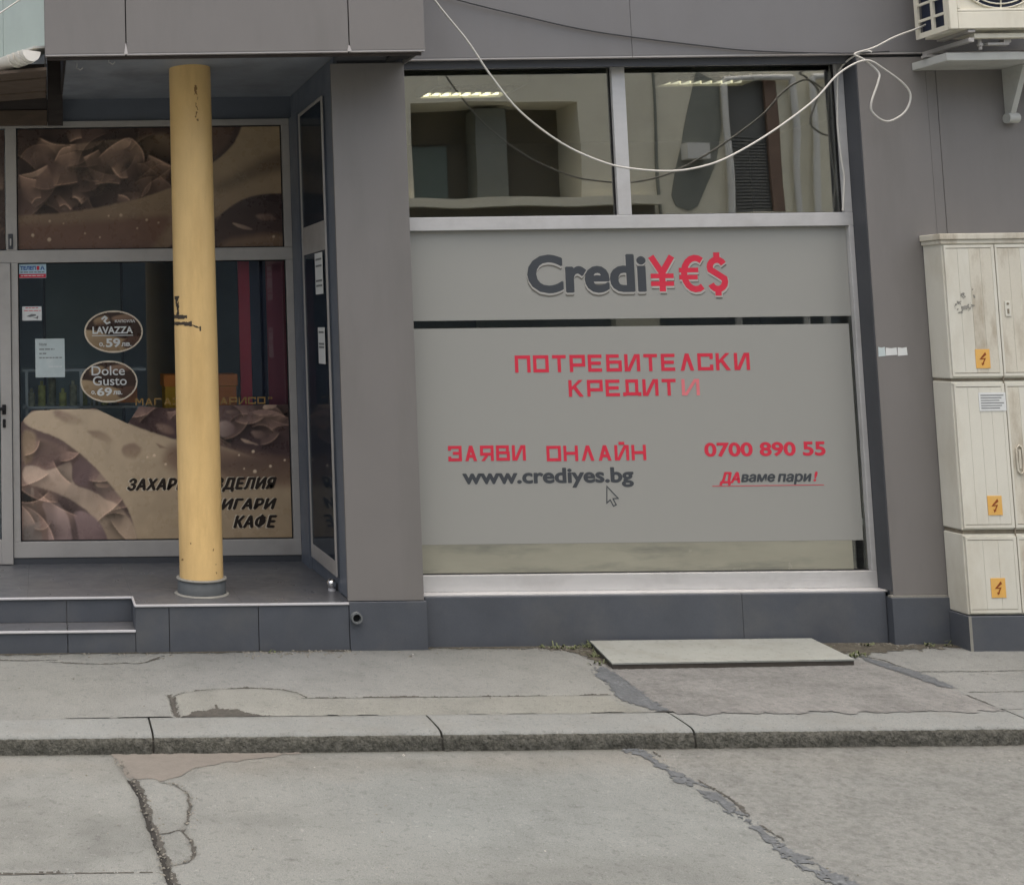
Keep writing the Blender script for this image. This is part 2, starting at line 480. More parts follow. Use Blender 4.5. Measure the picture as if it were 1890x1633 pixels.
# wide square capitals in a 1 x 1 cell: 's' strokes along centre lines, 'p' filled shapes (for diagonals)
def glyphs(e, k):
    h = k/2
    A = [('p', [(-.06, 0), (-.06+k, 0), (.5+h, 1), (.5-h, 1)]), ('p', [(1.06-k, 0), (1.06, 0), (.5+h, 1), (.5-h, 1)])]
    I = [('s', [(0, 0), (0, 1)]), ('s', [(1, 0), (1, 1)]), ('p', [(0, 0), (k, 0), (1, 1), (1-k, 1)])]
    S = lambda *p: ('s', list(p))
    return {
     'П': [S((0, 0), (0, 1), (1, 1), (1, 0))], 'О': [S((0, 0), (0, 1), (1, 1), (1, 0), (0, 0))],
     'Т': [S((-.06, 1), (1.06, 1)), S((.5, 1-e), (.5, 0))], 'Р': [S((0, 0), (0, 1), (1, 1), (1, .38), (e, .38))],
     'Е': [S((1, 1), (0, 1), (0, 0), (1, 0)), S((e, .5), (.92, .5))],
     'Б': [S((.92, 1), (0, 1), (0, 0), (1, 0), (1, .56), (e, .56))], 'И': I,
     'Й': I+[S((.25, 1.26), (.75, 1.26))], 'Л': A, 'С': [S((1, .70), (1, 1), (0, 1), (0, 0), (1, 0), (1, .30))],
     'К': [S((0, 0), (0, 1)), ('p', [(e, .36), (e, .62), (.98-k, 1.0), (1.02, 1.0)]), ('p', [(.18, .56), (.46, .66), (1.06, 0), (1.06-k*1.15, 0)])],
     'Д': [S((.12, .04+e), (.12, 1), (.88, 1), (.88, .04+e)), S((-.1, -.12), (-.1, .04), (1.1, .04), (1.1, -.12))],
     'З': [S((0, .74), (0, 1), (1, 1), (1, 0), (0, 0), (0, .26)), S((.3, .52), (1-e, .52))],
     'А': A+[S((.24, .27), (.76, .27))],
     'Я': [S((1, 0), (1, 1), (0, 1), (0, .42), (1-e, .42)), ('p', [(-.06, 0), (-.06+k, 0), (.62, .42-e), (.62-k, .42-e)])],
     'В': [S((0, 0), (0, 1), (.94, 1), (.94, .53+e)), S((e, 0), (1, 0), (1, .53), (e, .53))],
     'Н': [S((0, 0), (0, 1)), S((1, 0), (1, 1)), S((e, .5), (1-e, .5))],
     'М': [S((0, 0), (0, 1)), S((1, 0), (1, 1)), ('p', [(0, 1), (k, 1), (.5+h, .3), (.5-h, .3)]), ('p', [(1, 1), (1-k, 1), (.5-h, .3), (.5+h, .3)])],
     'Г': [S((0, 0), (0, 1), (1, 1))], '"': [S((.2, 1), (.2, .72)), S((.6, 1), (.6, .72))], ' ': []}


def ribbon(mb, pts, t, y, mi, square=None):
    """mitred stroke of width t along pts (x, z)"""
    P = [Vector((p[0], p[1])) for p in pts]
    closed = (P[0]-P[-1]).length < 1e-6
    if closed: P = P[:-1]
    else:
        a, b = (P[0]-P[1]).normalized(), (P[-1]-P[-2]).normalized()
        if square:
            P[0] = P[0]+a*t/2 if abs(a.y) > .9 and abs(pts[0][1]-square[0]) < 1e-5 or abs(a.y) > .9 and abs(pts[0][1]-square[1]) < 1e-5 else P[0]
            P[-1] = P[-1]+b*t/2 if abs(b.y) > .9 and (abs(pts[-1][1]-square[0]) < 1e-5 or abs(pts[-1][1]-square[1]) < 1e-5) else P[-1]
    n = len(P); L_, R_ = [], []
    for i in range(n):
        a = P[i]-P[i-1] if (i or closed) else P[1]-P[0]
        b = P[(i+1) % n]-P[i] if (i < n-1 or closed) else P[i]-P[i-1]
        a.normalize(); b.normalize()
        na, nb = Vector((-a.y, a.x)), Vector((-b.y, b.x))
        mm = (na+nb).normalized()
        k = t/2/max(.42, mm.dot(na))
        L_.append(P[i]+mm*k); R_.append(P[i]-mm*k)
    for i in range(n if closed else n-1):
        j = (i+1) % n
        mb.add([(q.x, y, q.y) for q in (L_[i], R_[i], R_[j], L_[j])], [(0, 1, 2, 3)], mi)


def square_text(s, x0, x1, z0, z1, y, m, parent, t=None, wf=.74, name='lettering'):
    n = len(s); pitch = (x1-x0)/(n-1+wf); w = pitch*wf; h = z1-z0
    t = t or h*.195
    mb = MB()
    G = glyphs((t/2)/(w-t), t*1.12/(w-t))
    for i, ch in enumerate(s):
        ox = x0+i*pitch
        for q, (ty, st_) in enumerate(G[ch]):
            P = [(ox+t/2+p[0]*(w-t), z0+t/2+p[1]*(h-t)) for p in st_]
            if ty == 's':
                ribbon(mb, P, t, y-.0002*q, 0, (z0+t/2, z0+h-t/2))
            else:
                zc = [p[1] for p in st_]
                P = [(px, pz+(t/2 if zz >= .999 else -t/2 if zz <= .001 else 0)) for (px, pz), zz in zip(P, zc)]
                mb.add([(px, y-.0002*q, pz) for px, pz in P], [(0, 1, 2, 3)], 0)
    return mb.build(name, m, parent)


# ------------------------------------------------------------------ ground: pavement, kerb, road
SEAL1 = [(2.880, -.410), (2.921, -.412), (2.930, -.484), (2.913, -.728), (2.888, -.997), (2.881, -1.15), (2.845, -1.15), (2.811, -1.104), (2.767, -1.010), (2.752, -.931), (2.803, -.752), (2.815, -.629), (2.810, -.580)]
SEAL2 = [(4.353, -.244), (4.394, -.332), (4.421, -.460), (4.447, -.542), (4.458, -.661), (4.443, -.830), (4.379, -.828), (4.353, -.715), (4.353, -.598), (4.339, -.497), (4.325, -.351)]
PATCH = [(2.90, -.30), (4.30, -.30), (4.366, -.539), (4.40, -.847), (4.40, -1.17), (2.85, -1.17)]
SEAL3 = [(2.551, -1.415), (2.618, -1.415), (2.628, -1.567), (2.625, -1.666), (2.646, -1.743), (2.657, -1.842), (2.680, -2.0), (2.643, -2.216), (2.637, -2.366), (2.640, -2.461), (2.666, -2.575), (2.697, -2.758), (2.75, -3.1), (2.66, -3.1), (2.626, -2.757), (2.608, -2.639), (2.581, -2.529), (2.618, -2.366), (2.632, -2.163), (2.614, -2.082), (2.623, -1.865), (2.580, -1.822), (2.597, -1.729), (2.594, -1.566)]
CR1 = [(.318, -1.47), (.356, -1.711), (.378, -1.852), (.386, -2.025), (.393, -2.186), (.402, -2.313), (.410, -2.480), (.413, -2.569), (.426, -2.710), (.47, -3.0)]
LOOP = [(.48, -1.745), (.541, -1.778), (.583, -1.887), (.574, -2.002), (.549, -2.138), (.516, -2.241), (.533, -2.341), (.534, -2.459), (.498, -2.518), (.447, -2.544), (.413, -2.569)]
LOOP2 = [(.40, -2.30), (.46, -2.27), (.516, -2.241)]
RH = [(-.9, -2.61), (-.160, -2.605), (.028, -2.600), (.216, -2.600), (.40, -2.60)]
PUDDLE = [(.30, -1.41), (.318, -1.473), (.34, -1.62), (.372, -1.711), (.405, -1.718), (.489, -1.739), (.574, -1.685), (.637, -1.596), (.716, -1.559), (.840, -1.509), (1.0, -1.46), (1.16, -1.41)]
PJOINT = [(1.257, -.879), (1.468, -.877), (1.784, -.871), (2.098, -.873), (2.411, -.875), (2.780, -.870)]
ARC = [(.630, -.812), (.710, -.741), (.863, -.700), (1.053, -.698), (1.181, -.730), (1.250, -.788), (1.272, -.870)]
CRA = [(.617, -.784), (.623, -.874), (.619, -.962), (.620, -1.047), (.614, -1.15)]
DIRTA = [(.688, -1.074), (.741, -1.059), (.777, -1.035), (.824, -.977), (.843, -1.021), (.917, -1.040), (.985, -1.092), (1.051, -1.144), (.874, -1.156), (.649, -1.15)]
UPATCH = [(-.118, -.164), (.073, -.160), (.087, -.194), (.349, -.226), (.494, -.221), (.617, -.160), (.678, -.073)]


def pav_h(x, y):
    h = .003*fbm(x, y, 1.6, 2)+.0012*fbm(x, y, 18, 3, 2)
    h = h-.012*np.exp(-(seg_dist(x, y, CRA)/.016)**2)-.005*np.exp(-(seg_dist(x, y, PJOINT)/.008)**2)-.004*np.exp(-(seg_dist(x, y, ARC)/.010)**2)
    h = h-.010*sm(.02, -.03, sdf(x, y, DIRTA))+.004*sm(.012, -.012, sdf(x, y, UPATCH))
    p = sdf(x, y, PATCH)
    return h+sm(.015, -.015, p)*(.004+.002*fbm(x, y, 55, 2, 1))


def pav_c(x, y):
    b = np.array([.163, .170, .162])
    t = fbm(x, y, 1.1, 4, 3)[:, None]
    c = b*(1+.12*t)+np.array([.002, .001, -.005])*fbm(x, y, .8, 2, 4)[:, None]
    d = sm(.02, -.02, sdf(x, y, PATCH)+.02*fbm(x, y, 20, 2))[:, None]
    pc = np.array([.150, .152, .147])*(1+.14*fbm(x, y, 3, 3, 1)+.22*np.clip(fbm(x, y, 60, 2, 2), -.6, .4))[:, None]
    pc = pc*(1-.22*np.clip(fbm(x, y*3, 6, 3, 5), 0, 1))[:, None]
    c = c*(1-d)+pc*d
    w = sm(.05, -.03, sdf(x, y, ARC[:-1]+[(1.3, -.9), (2.7, -.89), (2.75, -1.16), (.62, -1.16), (.62, -.8)]))[:, None]
    c = c*(1-w)+c*np.array([1.03, 1.02, .97])*w
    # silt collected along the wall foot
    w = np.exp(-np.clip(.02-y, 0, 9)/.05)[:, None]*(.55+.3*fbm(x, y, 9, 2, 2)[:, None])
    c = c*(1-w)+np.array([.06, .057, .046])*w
    return c


def road_h(x, y):
    h = -.080+.004*fbm(x, y, .9, 2, 1)*sm(-1.42, -1.6, y)+.0012*fbm(x, y, 20, 3, 3)
    d = seg_dist(x, y, CR1)
    h = h-.012*np.exp(-((d+.004*fbm(x, y, 40, 2))/(.014))**2)
    h = h-.007*np.exp(-(seg_dist(x, y, LOOP+[])/.010)**2)-.008*np.exp(-(seg_dist(x, y, RH)/.010)**2)
    h = h+.004*sm(.03, -.03, sdf(x, y, [(.40, -1.75), (.55, -1.78), (.57, -2.0), (.52, -2.24), (.53, -2.46), (.43, -2.55), (.41, -2.3)]))*fbm(x, y, 30, 2)
    r = sm(2.62, 2.70, x)
    return h+r*.0028*fbm(x, y, 46, 2, 4)


def road_c(x, y):
    t = fbm(x, y, .9, 4, 2)[:, None]
    c = np.array([.158, .167, .159])*(1+.10*t)
    c = c+np.array([-.008, -.002, .003])*np.clip(fbm(x, y, .7, 2, 5), -1, 1)[:, None]
    c = c*(1-.16*np.clip(fbm(x, y*2.2, 2.3, 4, 1)-.05, 0, 1)[:, None]*2)*(1+.10*np.clip(fbm(x, y, 1.3, 2, 3), 0, 1)[:, None])
    r = sm(2.60, 2.70, x+.03*fbm(x, y, 9, 2))[:, None]
    cr = np.array([.145, .151, .144])*(1+.08*t+.30*np.clip(fbm(x, y, 60, 2, 3), -.7, .25)[:, None])
    c = c*(1-r)+cr*r
    w = np.clip(1-np.abs(y+1.55)/.22+.5*fbm(x, y, 4, 3, 1), 0, 1)[:, None]*.35*(1-.6*r)
    c = c*(1-w)+np.array([.155, .142, .118])*w
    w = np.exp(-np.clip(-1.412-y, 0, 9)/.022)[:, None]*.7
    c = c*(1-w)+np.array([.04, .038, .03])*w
    w = np.exp(-(seg_dist(x, y, CR1)/.03)**2)[:, None]*.22+np.exp(-(seg_dist(x, y, LOOP)/.014)**2)[:, None]*.35
    return c*(1-w)+np.array([.065, .062, .055])*w


def st(o, kind='structure'):
    o['kind'] = kind
    return o


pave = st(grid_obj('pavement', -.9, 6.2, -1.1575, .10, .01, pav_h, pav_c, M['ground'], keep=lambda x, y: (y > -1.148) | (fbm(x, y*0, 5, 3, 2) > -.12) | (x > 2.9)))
MB().box(-14, -.9, -1.152, .5, -.3, -.001).box(6.2, 22, -1.152, .5, -.3, -.001).build('pavement_edge', M['far_ground'], pave)
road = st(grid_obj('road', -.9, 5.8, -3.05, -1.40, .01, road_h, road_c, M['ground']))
gr = MB()
gr.add([(-150, -150, -.10), (150, -150, -.10), (150, 150, -.10), (-150, 150, -.10)], [(0, 1, 2, 3)])
st(gr.build('ground', M['far_ground']))
far = MB()
for a in ((-14, -.9, -8.6, -1.40), (5.8, 22, -8.6, -1.40), (-.9, 5.8, -8.6, -3.05)):
    far.box(*a, -.097, -.080)
far.build('road_surface', M['far_ground'], road)


def drape(name, fn, bounds, hf, m, parent, res=.006, lift=.003):
    x0, x1, y0, y1 = bounds
    return grid_obj(name, x0, x1, y0, y1, res, lambda x, y: hf(x, y)+lift, None, m, parent, keep=fn)


def poly_fn(poly, jag=.012, sc=45, k=0):
    return lambda x, y: sdf(x, y, poly)+jag*fbm(x, y, sc, 3, k) < 0


def line_fn(pts, w, jag=.8, sc=40, k=0, brk=0.0):
    def f(x, y):
        xx = x+.010*fbm(x, y, 14, 3, k+2)+.004*fbm(x, y, 70, 2, k); yy = y+.010*fbm(x, y, 14, 3, k+3)+.004*fbm(x, y, 70, 2, k+1)
        ww = w*(.75+.6*fbm(x, y, 5, 2, k+2))
        return (seg_dist(xx, yy, pts) < ww*(1+jag*fbm(x, y, sc*1.6, 3, k))) & (fbm(x, y, 9, 2, k+1) > -1+brk)
    return f


def bnd(p, e=.04):
    a = np.array(p); return (a[:, 0].min()-e, a[:, 0].max()+e, a[:, 1].min()-e, a[:, 1].max()+e)


drape('sealant_band', poly_fn(SEAL1, .030, 60), bnd(SEAL1), pav_h, M['seal'], pave, .007)
drape('sealant_band', poly_fn(SEAL2, .028, 60), bnd(SEAL2), pav_h, M['seal'], pave, .007)
drape('sealant_band', lambda x, y: (sdf(x, y, SEAL3)+.040*fbm(x, y, 46, 4) < .004) & (fbm(x, y*.6, 14, 3, 3) > -.48) & (fbm(x, y, 70, 2, 1) > -.55), bnd(SEAL3)[:2]+(-3.0, -1.41), road_h, M['seal'], road, .007)
drape('crack', line_fn([(2.66, -1.45), (2.67, -1.62), (2.68, -1.80), (2.70, -2.0), (2.67, -2.2), (2.665, -2.4)], .009, 1.4, 70, 2, .75), (2.6, 2.76, -2.5, -1.42), road_h, M['crackfill'], road, .006)
drape('crack', line_fn(CR1[1:], .011, .45, 22, 1, .1), (.28, .55, -3.0, -1.6), road_h, M['crackcore'], road, .004, .003)
drape('crack', line_fn([(x+.012, y) for x, y in CR1[1:]], .012, .8, 30, 2, .5), (.28, .55, -3.0, -1.6), road_h, M['crackfill'], road, .004, .0018)
drape('crack', line_fn(LOOP, .0055, 1.1, 60, 2, .70), bnd(LOOP), road_h, M['crackfill'], road, .004, .0018)
drape('crack', line_fn(LOOP2, .004, 1.0, 60, 2, .4), bnd(LOOP2), road_h, M['crackfill'], road, .004, .0018)
drape('crack', line_fn(RH, .007, .9, 50, 3, .35), (-.5, .42, -2.66, -2.55), road_h, M['crackfill'], road, .005, .0018)
drape('silt_stain', poly_fn(PUDDLE, .02, 18), bnd(PUDDLE)[:3]+(-1.408,), road_h, M['stain'], road, .007, .002)
drape('crack', line_fn(PJOINT, .0065, .8, 30, 1, .35), bnd(PJOINT), pav_h, M['crackfill'], pave, .004, .0018)
drape('crack', line_fn(ARC, .006, 1.1, 40, 4, .8), bnd(ARC), pav_h, M['crackfill'], pave, .004, .0018)
drape('crack', line_fn(CRA, .013, 1.0, 40, 2, .2), bnd(CRA)[:2]+(-1.15, -.76), pav_h, M['crackfill'], pave, .005, .002)
drape('silt_stain', poly_fn(DIRTA, .03, 22, 2), bnd(DIRTA)[:2]+(-1.15, -.94), pav_h, M['crackfill'], pave, .006, .002)
for pts, w in (([(4.45, -.545), (5.3, -.545)], .005), ([(4.454, -.903), (5.2, -.88)], .006), ([(4.36, -.24), (4.42, -.30), (4.447, -.54)], .008), ([(4.40, -1.13), (4.41, -.95)], .006), ([(.55, -.20), (.70, -.05)], .004), ([(.03, -.185), (.30, -.235), (.52, -.222), (.64, -.13)], .004), ([(-.3, -.13), (.07, -.15)], .012)):
    drape('crack', line_fn(pts, w, .9, 40, 1, .3), bnd(pts), pav_h, M['crackfill'], pave, .004, .0018)

SOIL = [(4.22, .05), (4.30, -.16), (4.40, -.235), (4.60, -.13), (5.0, -.09), (5.3, -.17), (5.3, .05)]
SOIL2 = [(1.1, .06), (1.5, .02), (2.7, -.005), (2.86, -.06), (2.92, -.16), (2.93, -.33), (2.97, -.42), (3.04, -.2), (3.06, .06)]
SOIL3 = [(-.9, .06), (-.9, -.03), (-.1, -.035), (.3, -.012), (.9, -.03), (1.3, -.012), (1.72, -.03), (1.72, .06)]
for q in (SOIL, SOIL2, SOIL3):
    drape('soil', poly_fn(q, .05 if q is not SOIL3 else .022, 26, 3), bnd(q)[:3]+(.095,), pav_h, M['soil'], pave, .007, .003)
# kerb: a row of granite stones with chipped front edges
kerb = bpy.data.objects.new('kerb', None)
COL.objects.link(kerb); st(kerb)


def kerb_stone(x0, x1, seed):
    prof = [(-1.158, -.16), (-1.158, -.004), (-1.166, .002), (-1.20, .004), (-1.25, .003), (-1.30, .002), (-1.345, .001), (-1.375, -.002), (-1.388, -.007), (-1.396, -.015), (-1.401, -.026), (-1.404, -.040), (-1.406, -.056), (-1.408, -.072), (-1.410, -.095), (-1.412, -.16)]
    n = int((x1-x0)/.007)
    xs = np.linspace(x0+.004, x1-.004, n)
    V, F, MI = [], [], []
    for i, x in enumerate(xs):
        for j, (y, z) in enumerate(prof):
            e = 0 if j < 6 else 1.0
            nn = float(fbm(np.array([x*1.0+seed]), np.array([j*.014]), 48, 3)[0])
            big = float(fbm(np.array([x+seed*3]), np.array([.1*seed]), 5, 3, 2)[0])
            ch = max(0, big+.25*nn)*.007 if 7 <= j <= 10 else 0
            V.append((x, y+e*.0065*nn+ch*.8, z+(.001*nn)-ch*.6))
    m_ = len(prof)
    for i in range(n-1):
        for j in range(m_-1):
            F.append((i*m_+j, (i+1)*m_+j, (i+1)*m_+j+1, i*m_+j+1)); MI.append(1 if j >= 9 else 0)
    mb = MB()
    mb.v = [tuple(map(float, v)) for v in V]; mb.f = [list(f) for f in F]; mb.m = MI; mb.sm = [True]*len(F)
    mb.f += [list(range(m_)), list(range((n-1)*m_, n*m_))]; mb.m += [1, 1]; mb.sm += [False, False]
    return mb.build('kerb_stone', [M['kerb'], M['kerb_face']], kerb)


KX = [-2.07, -.79, .482, 1.760, 2.873, 4.402, 5.65, 6.9]
for i in range(len(KX)-1): kerb_stone(KX[i], KX[i+1], i*1.7)
MB().box(-14, -2.08, -1.41, -1.152, -.2, 0).box(6.91, 22, -1.41, -1.152, -.2, 0).build('kerb_run', M['kerb'], kerb)
MB().box(-2, 6.9, -1.40, -1.153, -.2, -.03).build('kerb_bed', M['crackfill'], kerb)

grid_obj('asphalt_lip', 2.90, 4.385, -1.26, -1.13, .009, lambda x, y: .0075+.0015*fbm(x, y, 40, 2)-.03*np.clip(-1.19-y, 0, 1)*.1, lambda x, y: pav_c(x, np.clip(y, -1.10, 1)), M['ground'], pave, keep=lambda x, y: y > -1.205+.055*fbm(x, y*.5, 9, 4, 3))
# ------------------------------------------------------------------ the shop building
B = thing('shop_building', 'grey panelled shop building with recessed entrance and wide shop window', 'building', (2.2, 0, 0))
# canopy fascia
for x0, x1 in ((.052, .491), (.497, 1.707), (1.713, 2.122)):
    p = MB().box(x0, x1, -.40, -.375, 3.287, 4.05, 0, .002)
    p.box(x0+.001, x1-.001, -.398, -.36, 3.279, 3.2865, 1)
    p.build('fascia_panel', [M['panel'], M['panel_edge']], B)
for x, w, h in ((.491, .008, .055), (1.707, .010, .030)):      # bent bare-metal corners at the panel joints
    MB().prism([(x-w, 3.281), (x+w*1.5, 3.281), (x+.003, 3.285+h), (x-.001, 3.285+h)], 'y', -.4035, -.401).build('bent_corner', M['panel_edge'], B)
MB().box(.06, 2.115, -.374, -.02, 3.36, 4.0).build('canopy_core', M['black'], B)
MB().box(.05, .056, -.374, 0, 3.287, 4.05).build('canopy_side', M['panel'], B)
MB().box(2.117, 2.1225, -.374, -.002, 3.287, 4.05).build('canopy_side', M['panel'], B)
mb = MB().box(.06, 2.11, -.37, -.355, 3.262, 3.29)                       # ragged strip hanging behind the lip
mb.build('canopy_batten', M['eave_dark'], B)
box('soffit', .178, 1.72, -.354, 1.30, 3.345, 3.36, M['soffit'], B)
MB().box(1.72, 2.05, -.33, -.003, 3.315, 3.33).build('soffit_flap', M['reveal'], B)
jag = [(1.98, -.33), (2.105, -.355), (2.11, -.10), (2.06, -.12), (2.04, -.05), (2.0, -.06), (1.99, -.16)]
MB().prism(jag, 'z', 3.296, 3.305).build('torn_lining', M['black'], B)
# upper wall
box('upper_wall', -.2, 9.0, .02, 6.0, 4.05, 7.6, M['band'], B)
for x0, x1 in ((2.125, 3.438), (3.440, 5.72), (5.723, 7.2), (7.203, 9.0)):
    p = MB().box(x0, x1, 0, .03, 3.322, 4.6, 0, .002)
    p.box(x0+.001, x1-.001, .002, .035, 3.313, 3.3215, 1)
    p.build('wall_panel', [M['band'], M['panel_edge']], B)
box('shadow_groove', 2.12, 9.0, .045, .06, 3.27, 3.345, M['reveal'], B)
# pillar
MB().box(1.700, 2.122, 0, .022, .268, 3.30, 0, .002).build('pillar_panel', M['panel'], B)
MB().box(1.742, 2.118, .023, .30, .0, 3.345).build('pillar_core', M['reveal'], B)
MB().box(1.722, 1.741, .001+.022, .26, .26, 3.344).build('pillar_side_panel', M['recess'], B)
MB().box(1.703, 2.132, -.012, .05, -.02, .264, 0, .003).build('plinth_tile', M['tile'], B)
# window plinth
for x0, x1 in ((2.135, 3.90), (3.9015, 4.70)):
    MB().box(x0, x1, .032, .20, -.02, .276, 0, .003).build('plinth_tile', M['tile'], B)
box('window_ledge', 2.12, 4.722, .045, .20, .2765, .286, M['alu'], B, .002)
# right-hand wall
for x0, x1, y in ((4.722, 5.110, 0), (5.112, 5.168, .002), (5.170, 6.6, 0), (6.605, 9.0, 0)):
    MB().box(x0, x1, y, .03, .266, 3.292, 0, .002).build('wall_panel', M['panel'], B)
box('reveal_panel', 4.7225, 4.74, .031, .20, .266, 3.31, M['reveal'], B)
MB().box(4.7165, 4.7222, .004, .20, .288, 3.30).build('reveal_panel', M['reveal'], B)
MB().box(4.704, 5.045, -.014, .04, -.02, .255, 0, .003).build('plinth_tile', M['tile'], B)
MB().box(4.704, 5.045, -.008, .02, .2555, .2655).build('plinth_trim', M['mortar'], B)
MB().box(5.6, 9.0, -.014, .04, -.02, .255, 0, .003).build('plinth_tile', M['tile'], B)
box('wall_core', 4.741, 9.0, .031, .22, 0, 4.05, M['reveal'], B)
# roof and back of the building (outside the frame)
MB().box(-.2, 9.0, 5.8, 6.0, 0, 4.05).build('back_wall', M['band'], B)
MB().box(-.4, 9.2, -.1, 6.2, 7.6, 7.8).build('roof', M['reveal'], B)

# recess: floor, steps, side wall
T = .2955
for i in range(-2, 3):
    for j in range(3):
        x1 = 1.7195-(4-(i+2))*.602; x0 = x1-.600
        y0 = .012+j*.44; y1 = y0+.437
        if x1 < .52 and j == 0:
            y0 = .215
        elif x0 < .515 < x1 and j == 0:
            MB().box(x0, .512, .215, y1, .235, .257, 0, .001).build('floor_tile', M['floor'], B); x0 = .5155
        MB().box(x0, x1, y0, y1, .235, .257, 0, .001).build('floor_tile', M['floor'], B)
MB().box(-1.3, 1.72, .22, 1.34, .0, .2552).box(.52, 1.72, .02, .22, 0, .2551).build('floor_bed', M['grout'], B)
for x0, x1 in ((.516, .700), (.704, 1.196), (1.200, 1.700)):
    MB().box(x0, x1, -.006, .011, -.02, .250, 0, .0015).build('riser_tile', M['tile'], B)
for x0, x1 in ((-1.1, -.48), (-.476, .135), (.139, .513)):
    MB().box(x0, x1, -.004, .012, -.02, .112, 0, .0015).build('riser_tile', M['tile'], B)
    MB().box(x0, x1, .214, .226, .121, .250, 0, .0015).build('riser_tile', M['tile'], B)
    MB().box(x0, x1, .013, .2135, .105, .120, 0, .0015).build('tread_tile', M['floor'], B)
MB().box(.5135, .5185, .006, .225, .02, .25).build('riser_tile', M['tile'], B)
MB().box(.511, 1.702, -.014, .004, .250, .262, 0, .003).box(.508, .520, .0045, .222, .2505, .2615, 0, .002).box(-1.1, .520, .2005, .218, .2505, .2625, 0, .003).build('step_nosing', M['steel'], B)
MB().box(-1.1, .515, -.013, .006, .1125, .1245, 0, .003).build('step_nosing', M['steel'], B)
MB().box(1.7225, 1.80, .261, 1.30, .2, 3.345).build('recess_wall', M['recess'], B)
MB().box(-1.3, 1.7225, 1.262, 1.33, 3.192, 3.345).build('lintel', M['recess'], B)
MB().box(1.703, 1.7224, 1.0, 1.262, .257, 3.19).build('corner_strip', M['recess'], B)

# side door in the recess wall
D = MB().build('side_door', M['recess'], B)
MB().box(1.7105, 1.7222, .286, .925, .34, 3.165).build('leaf', M['recess'], D)
for a in ((.905, .930, .345, 3.165), (.270, .290, .345, 3.165)):
    MB().box(1.700, 1.7104, *a, 0, .002).build('frame_bar', M['alu_old'], D)
for z0, z1 in ((.345, .43), (2.245, 2.42), (3.145, 3.165)):
    MB().box(1.702, 1.7104, .291, .904, z0, z1, 0, .002).build('frame_bar', M['alu_old'], D)
for z0, z1 in ((.431, 2.244), (2.421, 3.144)):
    MB().box(1.7055, 1.7085, .292, .903, z0, z1).build('pane', M['glass_side'], D)

# ------------------------------------------------------------------ wide shop window
WN = MB().build('shop_window', M['alu'], B)
for a in ((2.05, 4.716, 2.335, 2.412), (2.05, 4.716, .2865, .378), (2.05, 4.716, 3.284, 3.306)):
    MB().box(a[0], a[1], .115, .165, a[2], a[3], 0, .003).build('frame_bar', M['alu'], WN)
MB().box(3.366, 3.443, .1155, .165, 2.4125, 3.2835, 0, .003).build('frame_bar', M['alu'], WN)
MB().box(4.672, 4.716, .116, .165, 2.4125, 3.2835, 0, .003).build('frame_bar', M['alu'], WN)
MB().box(4.688, 4.716, .116, .165, .3785, 2.3345, 0, .003).build('frame_bar', M['alu'], WN)
MB().box(2.05, 2.10, .116, .165, .3785, 3.283, 0, .003).build('frame_bar', M['alu'], WN)
for a in ((2.10, 3.3655, 2.4125, 3.2835), (3.4435, 4.6715, 2.4125, 3.2835), (2.10, 4.6875, .3785, 2.3345)):
    MB().box(a[0], a[1], .1465, .1505, a[2], a[3]).build('pane', M['glass_upper' if a[2] > 2 else 'glass'], WN)
for a, n in (((2.10, 3.3655, 2.4125, 3.2835), 0), ((3.4435, 4.6715, 2.4125, 3.2835), 1)):
    g = MB(); x0, x1, z0, z1 = a
    for q in ((x0, x0+.004, z0, z1), (x1-.004, x1, z0, z1), (x0+.004, x1-.004, z0, z0+.004), (x0+.004, x1-.004, z1-.004, z1)):
        g.box(q[0], q[1], .139, .146, q[2], q[3])
    g.build('gasket', M['black'], WN)
MB().box(2.10, 4.687, .139, .146, .3785, .384).build('gasket', M['black'], WN)
FY = .1445
MB().box(2.10, 4.6865, FY, .1462, 1.815, 2.334).build('frosted_film', M['film'], WN)
MB().box(2.10, 4.668, FY, .1462, .545, 1.770).build('frosted_film', M['film'], WN)
LY = FY-.0012
# logo: slate letters, red currency signs, each with a drop outline
for s, x0, x1, z0, z1, m_ in (('Credi', 2.832, 3.520, 1.968, 2.186, 'ink'),):
    lettering(s, x0, x1, z0, z1, LY-.0006, M[m_], WN, off=.02, bold=.010)
    lettering(s, x0-.003, x1-.003, z0-.021, z1-.021, LY, M['ink_shadow'], WN, off=.02, bold=.010)
    lettering(s, x0-.002, x1-.002, z0-.010, z1-.010, LY-.0003, M['halo'], WN, off=.022, bold=.012)
def sign(strokes, x0, x1, z0, z1):
    for dx, dz, t_, y, m_ in ((.004, -.018, .036, LY, 'ink_shadow'), (.002, -.009, .044, LY-.0003, 'halo'), (0, 0, .036, LY-.0006, 'red')):
        k = MB()
        for i, p in enumerate(strokes):
            ribbon(k, [(x0+dx+q[0]*(x1-x0), z0+dz+q[1]*(z1-z0)) for q in p], t_*(1 if len(p) > 2 or abs(p[0][0]-p[-1][0]) < .7 else .75), y-.00005*i, 0)
        k.build('lettering', M[m_], WN)


